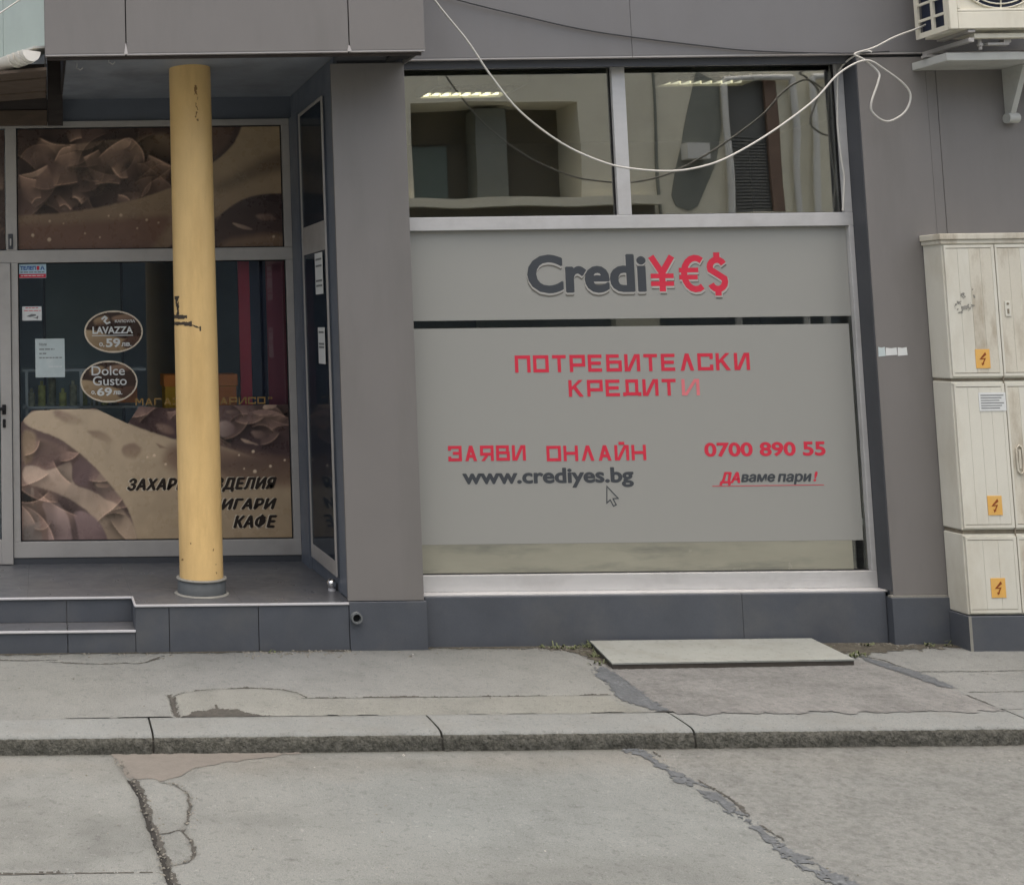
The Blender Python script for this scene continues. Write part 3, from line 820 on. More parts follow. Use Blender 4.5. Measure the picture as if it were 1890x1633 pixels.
arc_ = lambda cx, cz, rx, rz, a0, a1, n=14: [(cx+rx*math.cos(math.radians(a)), cz+rz*math.sin(math.radians(a))) for a in np.linspace(a0, a1, n)]
sign([[(.12, 1), (.5, .52), (.88, 1)], [(.5, .55), (.5, 0)], [(.08, .44), (.92, .44)], [(.08, .22), (.92, .22)]], 3.532, 3.690, 1.968, 2.172)
sign([arc_(.68, .5, .46, .44, 55, 305), [(.02, .60), (.80, .60)], [(.02, .40), (.76, .40)]], 3.706, 3.850, 1.966, 2.172)
sign([arc_(.5, .66, .36, .17, 25, 200, 9)+[(.5, .5)]+arc_(.5, .33, .36, .18, 20, -160, 9), [(.5, 1), (.5, .86)], [(.5, .13), (.5, 0)]], 3.872, 3.988, 1.940, 2.190)
square_text('ПОТРЕБИТЕЛСКИ', 2.738, 4.086, 1.512, 1.610, LY, M['red'], WN, wf=.85)
square_text('КРЕДИТ', 3.040, 3.660, 1.371, 1.466, LY, M['red'], WN, wf=.85)
square_text('И', 3.688, 3.790, 1.371, 1.464, LY, M['red_faded'], WN, wf=.85).__setitem__('label', 'faded pink last letter of the red word')
square_text('ЗАЯВИ', 2.334, 2.777, 1.013, 1.100, LY, M['red'], WN, wf=.85)
square_text('ОНЛАЙН', 2.896, 3.464, 1.007, 1.094, LY, M['red'], WN, wf=.85)
lettering('www.crediyes.bg', 2.409, 3.386, .858, .968, LY, M['ink'], WN, off=.018, bold=.005)
for s_, x0, x1 in (('0700', 3.797, 4.073), ('890', 4.112, 4.318), ('55', 4.358, 4.488)):
    lettering(s_, x0, x1, 1.022, 1.100, LY, M['red'], WN, off=.018, bold=.004)
lettering('ДА', 3.872, 3.992, .862, .932, LY, M['red'], WN, shear=.25, bold=.009)
lettering('ваме', 3.996, 4.192, .878, .920, LY, M['ink'], WN, shear=.2, bold=.007)
lettering('пари', 4.204, 4.400, .862, .920, LY, M['ink'], WN, shear=.2, bold=.007)
lettering('!', 4.407, 4.434, .877, .932, LY, M['red'], WN, shear=.2, off=.022)
MB().box(3.830, 4.466, LY-.0002, LY, .8545, .8578).build('underline', M['red'], WN)
cur = MB()
ribbon(cur, [(3.231, .862), (3.226, .768), (3.246, .786), (3.263, .750), (3.279, .758), (3.262, .792), (3.292, .794), (3.231, .862)], .006, LY, 0)
cur.build('cursor_arrow', M['ink'], WN)

# room behind the window
R = MB().build('office_room', M['room'], B)
MB().box(1.9, 6.6, 4.4, 4.5, .2, 3.5).box(1.86, 1.9, .2, 4.4, .2, 3.5).box(6.6, 6.7, .22, 4.4, .2, 3.5).build('room_wall', M['room'], R)
box('room_ceiling', 1.9, 6.6, .2, 4.4, 3.452, 3.50, M['room_ceil'], R)
box('room_floor', 1.9, 6.6, .2, 4.4, .1, .15, M['reveal'], R)
MB().box(2.10, 4.605, FY+.0006, .1462, .3842, .5445).build('reflection_strip', M['reflect_beige'], WN)  # street reflected in clear glass, painted as an opaque beige strip
box('door', 3.1, 4.0, 4.37, 4.399, .15, 2.4, M['opp_dark'], R)

for n, (x0, y0, lab) in enumerate(((2.68, 1.12, 'lit louvred ceiling light seen through the left upper window pane'), (4.20, .80, 'lit louvred ceiling light seen through the right upper window pane'))):
    t = thing('ceiling_light', lab, 'ceiling light', (x0+.3, y0+.25, 3.45), 'louvred ceiling lights inside the office')
    MB().box(x0, x0+.60, y0, y0+.02, 3.38, 3.4515).box(x0, x0+.60, y0+.48, y0+.50, 3.38, 3.4515).box(x0, x0+.02, y0+.02, y0+.48, 3.38, 3.4515).box(x0+.58, x0+.60, y0+.02, y0+.48, 3.38, 3.4515).build('frame', M['louvre'], t)
    l = MB()
    for k in range(7): l.box(x0+.085+k*.07, x0+.090+k*.07, y0+.02, y0+.44, 3.392, 3.44)
    for k in range(3): l.box(x0+.02, x0+.58, y0+.10+k*.12, y0+.104+k*.12, 3.392, 3.441)
    l.build('louvre', M['louvre'], t)
    d = MB()
    for k in range(8): d.box(x0+.022+k*.07, x0+.078+k*.07, y0+.445, y0+.470, 3.392+.004*(k % 2), 3.44)
    d.build('tube', M['lamp_dim' if n else 'lamp'], t)

# ------------------------------------------------------------------ storefront of the recess
S = MB().build('storefront', M['alu_old'], B)
Y0, Y1 = 1.238, 1.30
for a in ((-1.3, 1.7025, 3.150, 3.191), (-1.3, 1.7025, 2.238, 2.322), (-.184, 1.7025, .300, .402)):
    MB().box(a[0], a[1], Y0, Y1, a[2], a[3], 0, .003).build('frame_bar', M['alu_old'], S)
for a in ((1.652, 1.7025, 2.3225, 3.1495), (1.656, 1.7025, .4025, 2.2375), (-.214, -.140, 2.3225, 3.1495), (-.184, -.138, .4025, 2.2375)):
    MB().box(a[0], a[1], Y0+.001, Y1, a[2], a[3], 0, .003).build('frame_bar', M['alu_old'], S)
MB().box(-1.3, 1.7025, 1.245, 1.30, .257, .2995).build('bottom_sill', M['reveal'], S)
for a in ((-.1395, 1.6515, 2.3225, 3.1495), (-.1375, 1.6555, .4025, 2.2375), (-1.3, -.2145, 2.3225, 3.1495)):
    MB().box(a[0], a[1], 1.270, 1.274, a[2], a[3]).build('pane', M['glass_dark'], S)
gk = MB()
for x0, x1, z0, z1 in ((-.1395, 1.6515, 2.3225, 3.1495), (-.1375, 1.6555, .4025, 2.2375)):
    for q in ((x0, x0+.007, z0, z1), (x1-.007, x1, z0, z1), (x0+.007, x1-.007, z0, z0+.007), (x0+.007, x1-.007, z1-.007, z1)):
        gk.box(q[0], q[1], 1.262, 1.2695, q[2], q[3])
gk.build('gasket', M['black'], S)
# door leaf at the left edge of the frame
DR = MB().build('shop_door', M['alu_old'], B)
MB().box(-.262, -.188, 1.225, 1.290, .262, 2.236, 0, .003).box(-1.16, -1.09, 1.225, 1.290, .262, 2.236, 0, .003).box(-1.089, -.2625, 1.226, 1.290, .262, .42, 0, .003).box(-1.089, -.2625, 1.226, 1.290, 2.15, 2.236, 0, .003).build('frame_bar', M['alu_old'], DR)
MB().box(-1.089, -.2625, 1.25, 1.254, .4205, 2.149).build('pane', M['glass_dark'], DR)
MB().box(-.252, -.226, 1.214, 1.2245, 1.235, 1.30, 0, .004).box(-.36, -.232, 1.180, 1.196, 1.262, 1.284, 0, .004).box(-.248, -.232, 1.196, 1.215, 1.264, 1.282).build('handle', M['black'], DR)
MB().box(-.249, -.229, 1.214, 1.2245, 1.150, 1.205, 0, .004).box(-.244, -.234, 1.212, 1.2139, 1.162, 1.193).build('lock_plate', M['black'], DR)
MB().box(-.200, -.168, 1.228, 1.2385, 2.330, 2.432, 0, .002).build('latch_plate', M['reveal'], S)
MB().box(-.190, -.178, 1.221, 1.2278, 2.352, 2.40, 0, .003).build('latch', M['alu_old'], S)


# printed chocolate-curl film, painted as a flat print
def paint_curl(c, u, v, pts, side, tone):
    """the bright curled edge of a shaving: light falls off on one side, the other side drops into the dark"""
    pts = [tuple(p) for p in pts]
    P = [Vector(p) for p in pts]
    Q = []
    for i in range(len(P)-1):
        p0, p1, p2, p3 = P[max(i-1, 0)], P[i], P[i+1], P[min(i+2, len(P)-1)]
        for k in range(4):
            x = k/4
            w_ = .5*((2*p1)+(p2-p0)*x+(2*p0-5*p1+4*p2-p3)*x*x+(3*p1-p0-3*p2+p3)*x**3)
            Q.append((w_.x, w_.y))
    Q.append(tuple(P[-1]))
    q = np.array(Q)
    m_ = (u > q[:, 0].min()-60) & (u < q[:, 0].max()+60) & (v > q[:, 1].min()-60) & (v < q[:, 1].max()+60)
    if not m_.any(): return c
    uu, vv = u[m_], v[m_]
    best = np.full(uu.shape, 1e9); sg = np.zeros(uu.shape); tt = np.zeros(uu.shape)
    for i, ((ax, ay), (bx, by)) in enumerate(zip(Q[:-1], Q[1:])):
        dx, dy = bx-ax, by-ay
        t = np.clip(((uu-ax)*dx+(vv-ay)*dy)/(dx*dx+dy*dy+1e-9), 0, 1)
        d = np.hypot(uu-ax-t*dx, vv-ay-t*dy)
        k = d < best
        best = np.where(k, d, best); sg = np.where(k, (uu-ax)*dy-(vv-ay)*dx, sg); tt = np.where(k, (i+t)/(len(Q)-1), tt)
    sg = np.sign(sg)*side
    ln = np.hypot(*(q[-1]-q[0]))
    fade = sm(0, .16, tt)*sm(1, .84, tt)*sm(ln*1.1+8, ln*.3, best)
    lit = np.where(sg > 0, .55*np.exp(-best/(ln*.28+4)), 0)*(1+.25*fbm(uu, vv, .09, 3))
    edge_ = .8*np.exp(-(best/1.3)**2)
    dark = np.where(sg <= 0, .62*np.exp(-best/(ln*.20+3)), 0)
    o = c.copy()
    o[m_] = (c[m_]*(1-(dark*fade)[:, None]))+s2l((150, 122, 106))*tone*((lit+edge_)*fade)[:, None]
    return o


def chaikin(p, it=2):
    if len(p) < 4: return p
    for _ in range(it):
        q = []
        for i in range(len(p)):
            a, b = np.array(p[i]), np.array(p[(i+1) % len(p)])
            q += [tuple(a*.78+b*.22), tuple(a*.22+b*.78)]
        p = q
    return p


def painter(px_rect, rect, layers, base, curls=None, gain=1.6):
    (a0, b0, a1, b1), (x0, x1, z0, z1) = px_rect, rect

    def f(x, z):
        u = a0+(x-x0)/(x1-x0)*(a1-a0); v = b0+(z1-z)/(z1-z0)*(b1-b0)
        c = np.tile(s2l(base), (len(x), 1))
        c = c*(1+.25*fbm(u, v, .02, 3)[:, None])
        for n_, (pts, ca, cb, d, soft) in enumerate(layers):
            pts = [(p[0]-40 if p[0] <= a0+.5 else p[0]+40 if p[0] >= a1 else p[0], p[1]+40 if p[1] >= b1 else p[1]-40 if p[1] <= b0 else p[1]) for p in pts]
            if curls and n_ == curls[0]:
                for cu_ in curls[1]: c = paint_curl(c, u, v, *cu_)
            pts = chaikin(pts, 3 if len(pts) < 12 else 2)
            w = sm(soft, -soft, sdf(u, v, pts)+.9*fbm(u, v, .12, 3))[:, None]
            q = np.array(pts); k = (u*d[0]+v*d[1]); kk = q @ np.array(d)
            t = np.clip((k-kk.min())/(np.ptp(kk)+1e-6), 0, 1)[:, None]
            c = c*(1-w)+(s2l(ca)*(1-t)+s2l(cb)*t)*(1+.10*fbm(u, v, .05, 4)[:, None])*w
        return np.clip((c*.85+.15*c.mean(1, keepdims=True))*gain*np.array([1.0, .97, .90]), 0, .9)
    return f


CREAM, CREAM2, BR, BR2, DK, LT, MID = (150, 132, 104), (116, 98, 78), (92, 72, 66), (66, 50, 50), (48, 36, 38), (150, 128, 112), (110, 90, 82)
UP = [
 ([(27, 300), (90, 285), (120, 330), (110, 400), (27, 420)], BR2, (74, 56, 52), (0, 1), 10),
 ([(100, 300), (130, 270), (180, 280), (190, 340), (150, 380), (95, 360)], (88, 70, 64), (58, 44, 46), (.3, 1), 4),
 ([(180, 270), (240, 255), (262, 290), (255, 345), (190, 350)], (96, 78, 70), (56, 42, 44), (.2, 1), 3),
 ([(68, 255), (98, 266), (140, 268), (225, 258), (250, 268), (205, 282), (150, 300), (105, 292), (92, 276)], (128, 108, 92), (80, 62, 58), (0, 1), 3),
 ([(30, 322), (60, 318), (86, 304), (80, 314), (55, 330)], LT, MID, (1, 0), 1.5),
 ([(155, 292), (180, 279), (172, 289), (150, 296)], LT, MID, (1, 0), 1.2),
 ([(240, 262), (318, 244), (318, 310), (275, 290), (250, 285)], (112, 94, 76), (82, 66, 60), (.2, 1), 6),
 ([(272, 288), (318, 305), (318, 314), (275, 298)], LT, MID, (1, 0), 1.5),
 ([(318, 240), (440, 240), (432, 262), (400, 296), (318, 320)], (96, 76, 64), (80, 62, 56), (.3, 1), 6),
 ([(128, 360), (148, 366), (150, 376), (140, 368)], LT, MID, (1, 0), 1), ([(215, 358), (258, 355), (262, 366), (238, 372)], MID, BR, (1, .3), 2),
 ([(52, 372), (66, 362), (80, 380), (62, 388)], MID, BR2, (.3, 1), 3), ([(205, 310), (214, 318), (220, 328), (210, 326)], LT, MID, (1, 0), 1.5),
 ([(105, 385), (120, 376), (128, 386), (118, 390)], MID, BR, (1, 0), 2), ([(118, 340), (140, 336), (138, 341), (120, 344)], MID, BR, (1, 0), 1.5),
 ([(27, 395), (75, 395), (150, 388), (240, 372), (318, 350), (395, 306), (440, 270), (466, 236), (530, 236), (530, 362), (480, 362), (440, 375), (400, 405), (330, 440), (250, 460), (27, 460)], CREAM, (96, 74, 64), (-.25, 1), 2.5),
 ([(395, 345), (450, 318), (500, 290), (530, 282), (530, 310), (470, 336), (400, 362)], (90, 74, 60), (104, 88, 68), (0, 1), 12),
 ([(27, 412), (150, 410), (300, 398), (320, 404), (240, 462), (27, 462)], (98, 72, 60), (92, 68, 60), (0, 1), 9),
 ([(395, 408), (440, 376), (480, 364), (530, 362), (530, 460), (395, 460)], DK, (72, 54, 50), (0, 1), 3),
 ([(425, 412), (455, 420), (470, 428), (440, 424)], LT, MID, (1, 0), 1.5), ([(470, 400), (500, 398), (515, 410), (480, 410)], MID, BR, (1, .3), 3),
 ([(400, 440), (530, 432), (530, 460), (400, 460)], (104, 82, 66), (110, 88, 70), (1, 0), 8)]
for (u, v, r) in ((86, 407, 2.6), (220, 398, 3.0), (197, 399, 2), (112, 411, 1.8), (54, 432, 3.2), (85, 440, 4), (268, 407, 2.2), (152, 430, 1.8), (290, 412, 1.8), (250, 422, 1.6), (505, 440, 2), (180, 437, 1.4)):
    UP.append(([(u+r*math.cos(a), v+r*math.sin(a)) for a in np.linspace(0, 6.28, 9)[:-1]], (176, 156, 134), (150, 130, 110), (0, 1), 1))
LO = [
 ([(30, 800), (150, 840), (190, 900), (205, 1000), (30, 1000)], (92, 74, 72), (70, 58, 58), (0, 1), 6),
 ([(38, 790), (70, 800), (60, 850), (40, 860)], (120, 104, 86), (110, 92, 76), (0, 1), 5),
 ([(65, 803), (150, 838), (150, 850), (100, 872), (60, 870), (72, 830)], (104, 86, 78), (84, 66, 66), (.2, 1), 4),
 ([(40, 862), (62, 858), (85, 872), (128, 852), (134, 858), (133, 896), (165, 905), (190, 918), (215, 930), (235, 950), (255, 985), (250, 1000), (205, 1000), (170, 950), (130, 922), (90, 905), (40, 892)], (148, 130, 118), (134, 116, 96), (.2, 1), 2.5),
 ([(134, 858), (150, 840), (180, 865), (188, 880), (160, 900), (134, 892)], (92, 74, 76), (74, 60, 62), (1, 0), 2.5),
 ([(188, 870), (215, 900), (232, 925), (195, 928), (172, 895), (178, 888)], (96, 84, 76), (84, 70, 68), (0, 1), 2.5),
 ([(175, 893), (208, 896), (200, 902), (182, 902)], LT, MID, (1, 0), 1.3),
 ([(72, 926), (105, 927), (118, 942), (128, 960), (135, 1000), (90, 1000), (85, 955)], (136, 118, 116), (84, 66, 70), (0, 1), 2.5),
 ([(132, 942), (168, 948), (195, 980), (208, 1000), (150, 1000), (140, 965)], (120, 100, 100), (76, 58, 60), (.2, 1), 2.5),
 ([(40, 900), (55, 898), (70, 950), (80, 1000), (40, 1000)], (66, 66, 68), (84, 80, 78), (0, 1), 3),
 ([(56, 898), (62, 905), (60, 940), (54, 920)], (130, 120, 112), MID, (0, 1), 1.5),
 ([(200, 742), (545, 742), (545, 862), (420, 840), (330, 815), (270, 796), (230, 778), (200, 762)], (74, 56, 58), (60, 46, 48), (0, 1), 2),
 ([(292, 782), (325, 790), (330, 806), (300, 800)], MID, BR, (1, 0), 4), ([(380, 770), (410, 764), (440, 780), (405, 792)], (96, 78, 76), BR2, (.3, 1), 4),
 ([(405, 785), (430, 778), (450, 800), (415, 815)], (140, 122, 116), (80, 62, 62), (1, .3), 3), ([(450, 812), (475, 820), (490, 828), (460, 822)], LT, MID, (1, 0), 1.5),
 ([(470, 798), (498, 802), (510, 812), (480, 815)], MID, BR2, (1, .3), 3), ([(495, 756), (530, 752), (525, 758), (500, 761)], LT, MID, (1, 0), 1.2), ([(425, 762), (450, 760), (455, 768), (430, 768)], MID, BR2, (1, 0), 2),
 ([(38, 776), (60, 757), (120, 754), (180, 756), (205, 766), (240, 784), (300, 806), (340, 818), (420, 828), (480, 850), (545, 880), (545, 1000), (262, 1000), (245, 955), (225, 920), (185, 872), (150, 838), (105, 806), (60, 792)], (156, 140, 120), (128, 110, 86), (.55, 1), 2.2),
 ([(98, 760), (108, 756), (150, 772), (160, 784), (135, 786), (105, 772)], (120, 100, 90), (142, 126, 106), (.4, 1), 5),
 ([(160, 796), (190, 796), (212, 812), (205, 822), (175, 808)], (116, 98, 84), (140, 122, 102), (.4, 1), 4),
 ([(225, 828), (250, 818), (268, 830), (255, 850), (232, 846)], (112, 92, 80), (132, 114, 94), (.2, 1), 4),
 ([(292, 820), (314, 830), (300, 830)], (100, 82, 70), (120, 100, 84), (1, 0), 2),
 ([(330, 815), (545, 862), (545, 905), (420, 895), (330, 880), (300, 850)], (96, 74, 64), (120, 100, 82), (-.2, 1), 14),
 ([(400, 850), (545, 850), (545, 905), (420, 890)], (78, 60, 54), (104, 84, 68), (0, 1), 12)]
for (u, v, r) in ((276, 847, 2.5), (289, 844, 2.8), (310, 860, 2.2), (476, 838, 3), (508, 866, 3), (478, 875, 3.4), (449, 845, 1.8), (408, 866, 1.5), (458, 870, 1.5), (535, 855, 1.5)):
    LO.append(([(u+r*math.cos(a), v+r*math.sin(a)) for a in np.linspace(0, 6.28, 9)[:-1]], (186, 168, 146), (160, 140, 118), (0, 1), 1))

PY = 1.2685
cr_ = random.Random(12)
def shavings(n, u0, u1, v0, v1, l0, l1, t0, t1):
    out = []
    for _ in range(n):
        x, y, l, a, bd_ = cr_.uniform(u0, u1), cr_.uniform(v0, v1), cr_.uniform(l0, l1), cr_.uniform(-.9, .9), cr_.uniform(-.5, .5)
        ca_, sa_ = math.cos(a), math.sin(a)
        out.append(([(x+l*(k*ca_-bd_*(k*k-.3)*sa_), y+l*(k*sa_+bd_*(k*k-.3)*ca_)) for k in (-1, -.5, 0, .5, 1)], cr_.choice((1, 1, -1)), cr_.uniform(t0, t1)))
    return out


CU = [([(66, 254), (92, 266), (118, 269), (140, 268)], -1, .9), ([(125, 264), (138, 258), (150, 256)], 1, .8), ([(150, 293), (166, 286), (182, 278)], -1, .9), ([(28, 323), (56, 318), (86, 304)], -1, .9), ([(28, 322), (44, 328), (64, 332)], -1, .8),
      ([(272, 288), (294, 299), (320, 312)], -1, 1.0), ([(176, 296), (205, 272), (238, 258), (262, 280), (266, 306)], -1, .8), ([(96, 300), (110, 276), (130, 272)], -1, .7), ([(203, 309), (212, 322), (222, 330), (236, 329)], 1, .9), ([(128, 364), (138, 366), (148, 378)], 1, .8), ([(92, 343), (118, 340), (142, 336)], 1, .6),
      ([(214, 360), (230, 364), (238, 372)], -1, .8), ([(104, 381), (116, 377), (127, 388)], 1, .8), ([(52, 376), (60, 366), (72, 364)], 1, .7), ([(170, 342), (196, 338), (222, 341)], 1, .5), ([(422, 410), (446, 424), (472, 430), (500, 428)], 1, .9), ([(468, 352), (492, 346), (520, 345)], 1, .7)]
CU = shavings(30, 30, 330, 248, 392, 12, 44, .10, .34)+shavings(8, 400, 530, 388, 455, 10, 28, .10, .3)+CU
CL = shavings(18, 35, 240, 820, 995, 18, 50, .25, .6)
CL2 = shavings(30, 250, 545, 757, 850, 10, 36, .15, .45)
o = grid_obj('poster_film', -.132, 1.644, 2.330, 3.142, .0045, None, painter((27, 240, 522, 457), (-.132, 1.644, 2.330, 3.142), UP, (62, 48, 46), (15, CU), 1.45), M['print'], S, vertical=PY)
edge = [(37, 780), (60, 757), (180, 755), (240, 784), (262, 752), (320, 756), (400, 752), (545, 752), (545, 1000), (30, 1000)]


def keep_lo(x, z):
    u = 37+(x+.132)/(1.650+.132)*(545-37); v = 752+(1.275-z)/(1.275-.408)*(997-752)
    return inside(u, v, edge)


grid_obj('poster_film', -.132, 1.650, .408, 1.275, .0045, None, painter((37, 752, 545, 997), (-.132, 1.650, .408, 1.275), LO, (84, 68, 66), (12, CL+CL2), 1.75), M['print'], S, vertical=PY, keep=keep_lo)
grid_obj('poster_film', -1.3, -.220, 2.330, 3.142, .02, None, painter((27, 240, 522, 457), (-1.3, -.22, 2.330, 3.142), UP[:8], (62, 48, 46), (7, CU), 1.45), M['print'], S, vertical=PY)
square_text('МАГАЗИН "АРИСО"', .634, 1.560, 1.282, 1.328, PY-.001, M['gold'], S, wf=.85)
for s, x0, x1, z0, z1 in (('ЗАХАРНИ ИЗДЕЛИЯ', .568, 1.560, .712, .800), ('ЦИГАРИ', 1.105, 1.556, .582, .662), ('КАФЕ', 1.262, 1.556, .472, .556)):
    lettering(s, x0, x1, z0, z1, PY-.0022, M['brownink'], S, shear=.32, space=1.12, bold=.013)
    lettering(s, x0-.007, x1-.007, z0-.004, z1+.004, PY-.0012, M['cream_vinyl'], S, shear=.32, off=.02, bold=.008, space=1.12)

# ------------------------------------------------------------------ shop interior behind the storefront
SR = MB().build('shop_room', M['dark_room'], B)
MB().box(-1.3, 1.8, 4.2, 4.3, .2, 3.345).box(-1.34, -1.30, 1.33, 4.2, .2, 3.345).box(1.801, 1.859, .301, 4.2, .2, 3.345).build('room_wall', M['dark_room'], SR)
box('room_ceiling', -1.3, 1.8, 1.33, 4.2, 3.2, 3.34, M['dark_room'], SR)
box('room_floor', -1.3, 1.8, 1.33, 4.2, .2, .257, M['dark_room'], SR)
t = thing('display_board', 'red and navy display board inside the shop behind the right of the lower glass', 'display board', (1.55, 1.42, .257))
MB().box(1.36, 1.435, 1.40, 1.43, .26, 2.30).build('stripe', M['crimson'], t)
MB().box(1.436, 1.545, 1.395, 1.43, .26, 2.30).build('stripe', M['navy'], t)
MB().box(1.546, 1.68, 1.40, 1.43, .26, 2.30).build('stripe', M['maroon'], t)
t = thing('display_box', 'orange and amber display box behind the glass beside the yellow column', 'box', (1.08, 1.55, .9))
MB().box(.85, 1.33, 1.42, 1.66, .90, 1.395).build('body', M['amber'], t)
MB().box(.84, 1.34, 1.41, 1.67, 1.396, 1.475, 0, .003).build('lid', M['orange'], t)
MB().box(1.02, 1.33, 1.412, 1.4195, 1.0, 1.39).build('side_panel', M['orange'], t)
t = thing('shelf_rack', 'white shelf rack with small goods behind the glass under the paper notice', 'shelf', (.2, 1.5, .26))
MB().box(-.12, .72, 1.45, 1.75, 1.505, 1.522).box(-.12, .72, 1.45, 1.75, 1.255, 1.27).build('shelf_board', M['shelfw'], t)
MB().box(.27, .29, 1.45, 1.47, .26, 1.505).box(.36, .375, 1.45, 1.47, .26, 1.505).box(-.10, -.08, 1.45, 1.47, .26, 1.505).build('post', M['shelfw'], t)
for k in range(9):
    x = -.06+k*.072
    g = MB().cyl((x, 1.50+.02*(k % 3), 1.271), (x, 1.50+.02*(k % 3), 1.36+.05*((k*7) % 3)), .026, 10).cyl((x, 1.50+.02*(k % 3), 1.361+.05*((k*7) % 3)), (x, 1.50+.02*(k % 3), 1.39+.05*((k*7) % 3)), .012, 10)
    tag(g.build('bottle', M['goods2' if k % 2 else 'goods']), '%s bottle from the left on the white shelf behind the lower shop glass' % ('first', 'second', 'third', 'fourth', 'fifth', 'sixth', 'seventh', 'eighth', 'ninth')[k], 'bottle', 'bottles on the shelf behind the shop glass')
tag(MB().box(.52, .66, 1.43, 1.449, 1.29, 1.40, 0, .002).build('price_card', M['orange']), 'small orange card behind the glass below the lower oval sticker', 'card')
t = thing('grey_screen', 'tall dim grey panel standing inside the shop behind the glass', 'panel', (.3, 2.4, .26))
MB().box(.05, .62, 2.4, 2.44, .26, 2.7).build('panel', M['opp_glass'], t)
MB().box(.03, .05, 2.39, 2.45, .26, 2.72).box(.62, .64, 2.39, 2.45, .26, 2.72).build('frame', M['reveal'], t)

# ------------------------------------------------------------------ yellow column
t = thing('column', 'ochre yellow round column with a chipped patch standing at the entrance step', 'column', (.925, .30, .257))
MB().lathe([(.126, .345), (.1262, 1.0), (.1255, 1.8), (.1245, 2.6), (.1235, 3.3445)], (.925, .30), 48).build('shaft', M['yellow'], t)
MB().lathe([(.0, .257), (.139, .257), (.141, .262), (.139, .335), (.137, .340)], (.925, .30), 14).build('base_collar', M['collar'], t)
MB().lathe([(.137, .3395), (.146, .342), (.146, .349), (.128, .352), (.124, .350)], (.925, .30), 40).build('collar_rim', M['mortar'], t)
MB().lathe([(.1415, .2575), (.160, .2578), (.155, .2605), (.1412, .266)], (.925, .30), 30).build('mortar_ring', M['mortar'], t)


def on_shaft(name, mask, a0, a1, z0, z1, r, m, res=.004):
    na = int((a1-a0)*.126/res); nz = int((z1-z0)/res)
    A, Z_ = np.meshgrid(np.linspace(a0, a1, na), np.linspace(z0, z1, nz))
    u = (A-a0)*.126; v = Z_-z0
    i = np.arange(na*nz).reshape(nz, na)
    F = np.stack([i[:-1, :-1], i[:-1, 1:], i[1:, 1:], i[1:, :-1]], -1).reshape(-1, 4)
    F = F[mask(u.ravel()[F].mean(1), v.ravel()[F].mean(1))]
    mb = MB()
    V = [(.925+r*math.cos(a), .30+r*math.sin(a), z) for a, z in zip(A.ravel(), Z_.ravel())]
    used = sorted(set(F.ravel().tolist())); mp = {k: n for n, k in enumerate(used)}
    mb.add([V[k] for k in used], [[mp[int(k)] for k in f] for f in F])
    return mb.build(name, m, t)


# angles: the side facing the street is -90 degrees, the left side 180
a0, a1 = math.radians(182), math.radians(284)
on_shaft('chip', lambda u, v: ((np.abs(v-.111-.006*fbm(u, v*0, 12, 2)) < .011*(1+.5*fbm(u, v, 60, 2))) & (u < .128+.01*fbm(v, u, 50, 2))) | ((np.abs(v-.073+.10*np.clip(u-.12, 0, 1)) < .012*(1+.6*fbm(u, v, 60, 2))) & (u < .158)) | ((np.abs(v-.066+.40*np.clip(u-.15, 0, 1)) < .0035*(1+fbm(u, v, 50, 2))) & (u > .15) & (u < .205)) | ((np.abs(u-.204) < .004) & (v > .028) & (v < .055)) | ((np.abs(u-.05-.03*fbm(u*0, v, 20, 2)) < .022*(1+fbm(u, v, 40, 3))) & (v > .12) & (v < .235) & (fbm(u, v, 35, 2, 3) > -.2)), a0, a1, 1.745, 2.0, .1268, M['yellow_chip'], .003)
on_shaft('rust_stain', lambda u, v: ((np.abs(u-.05-.012*fbm(u*0, v, 14, 2)) < .009*(1+1.2*fbm(u, v, 40, 3))) & (fbm(u, v, 45, 2, 2) > -.05)), math.radians(255), math.radians(300), 2.97, 3.22, .1246, M['rust'], .003)
on_shaft('rust_stain', lambda u, v: fbm(u, v, 30, 3, 3) > .66, math.radians(190), math.radians(345), .36, .62, .1270, M['rust'], .004)

# ------------------------------------------------------------------ stickers and notices
def sticker(name, label, cat, x0, x1, z0, z1, y, m):
    t = thing(name, label, cat, ((x0+x1)/2, y, z0))
    MB().box(x0, x1, y, y+.0012, z0, z1).build('sheet', m, t)
    return t


def lines(t, x0, x1, zs, y, m, h=.006, seed=1):
    r = random.Random(seed); k = MB()
    for z in zs:
        x = x0
        while x < x1-.004:
            w = min(r.uniform(.012, .035), x1-x)
            k.box(x, x+w, y-.0004, y, z-h/2, z+h/2); x += w+.005
    k.build('printed_lines', m, t)


SY = PY-.002
t = sticker('sticker', 'small blue, white and red rectangular sticker in the upper corner of the shop glass', 'sticker', -.134, .052, 2.136, 2.232, SY, M['cyan'])
lettering('ТЕЛЕП', -.122, -.018, 2.190, 2.217, SY-.001, M['blue'], t, off=.05)
lettering('А', .012, .042, 2.190, 2.217, SY-.001, M['blue'], t, off=.05)
MB().box(-.012, .006, SY-.001, SY-.0002, 2.190, 2.216, 0, .0003).build('red_mark', M['red'], t)
lines(t, -.12, .04, (2.176,), SY, M['text_grey'], .007)
MB().box(-.132, .050, SY-.001, SY-.0002, 2.138, 2.164).build('red_band', M['red'], t)
lines(t, -.12, .04, (2.152,), SY-.001, M['white'], .006, 3)
t = sticker('sticker', 'small white sticker with red lines and a camera drawing on the shop glass', 'sticker', -.112, .018, 1.852, 1.946, SY, M['white'])
lines(t, -.09, 0, (1.937,), SY, M['red'], .005, 4); lines(t, -.10, .012, (1.918,), SY, M['red_faded'], .006, 5)
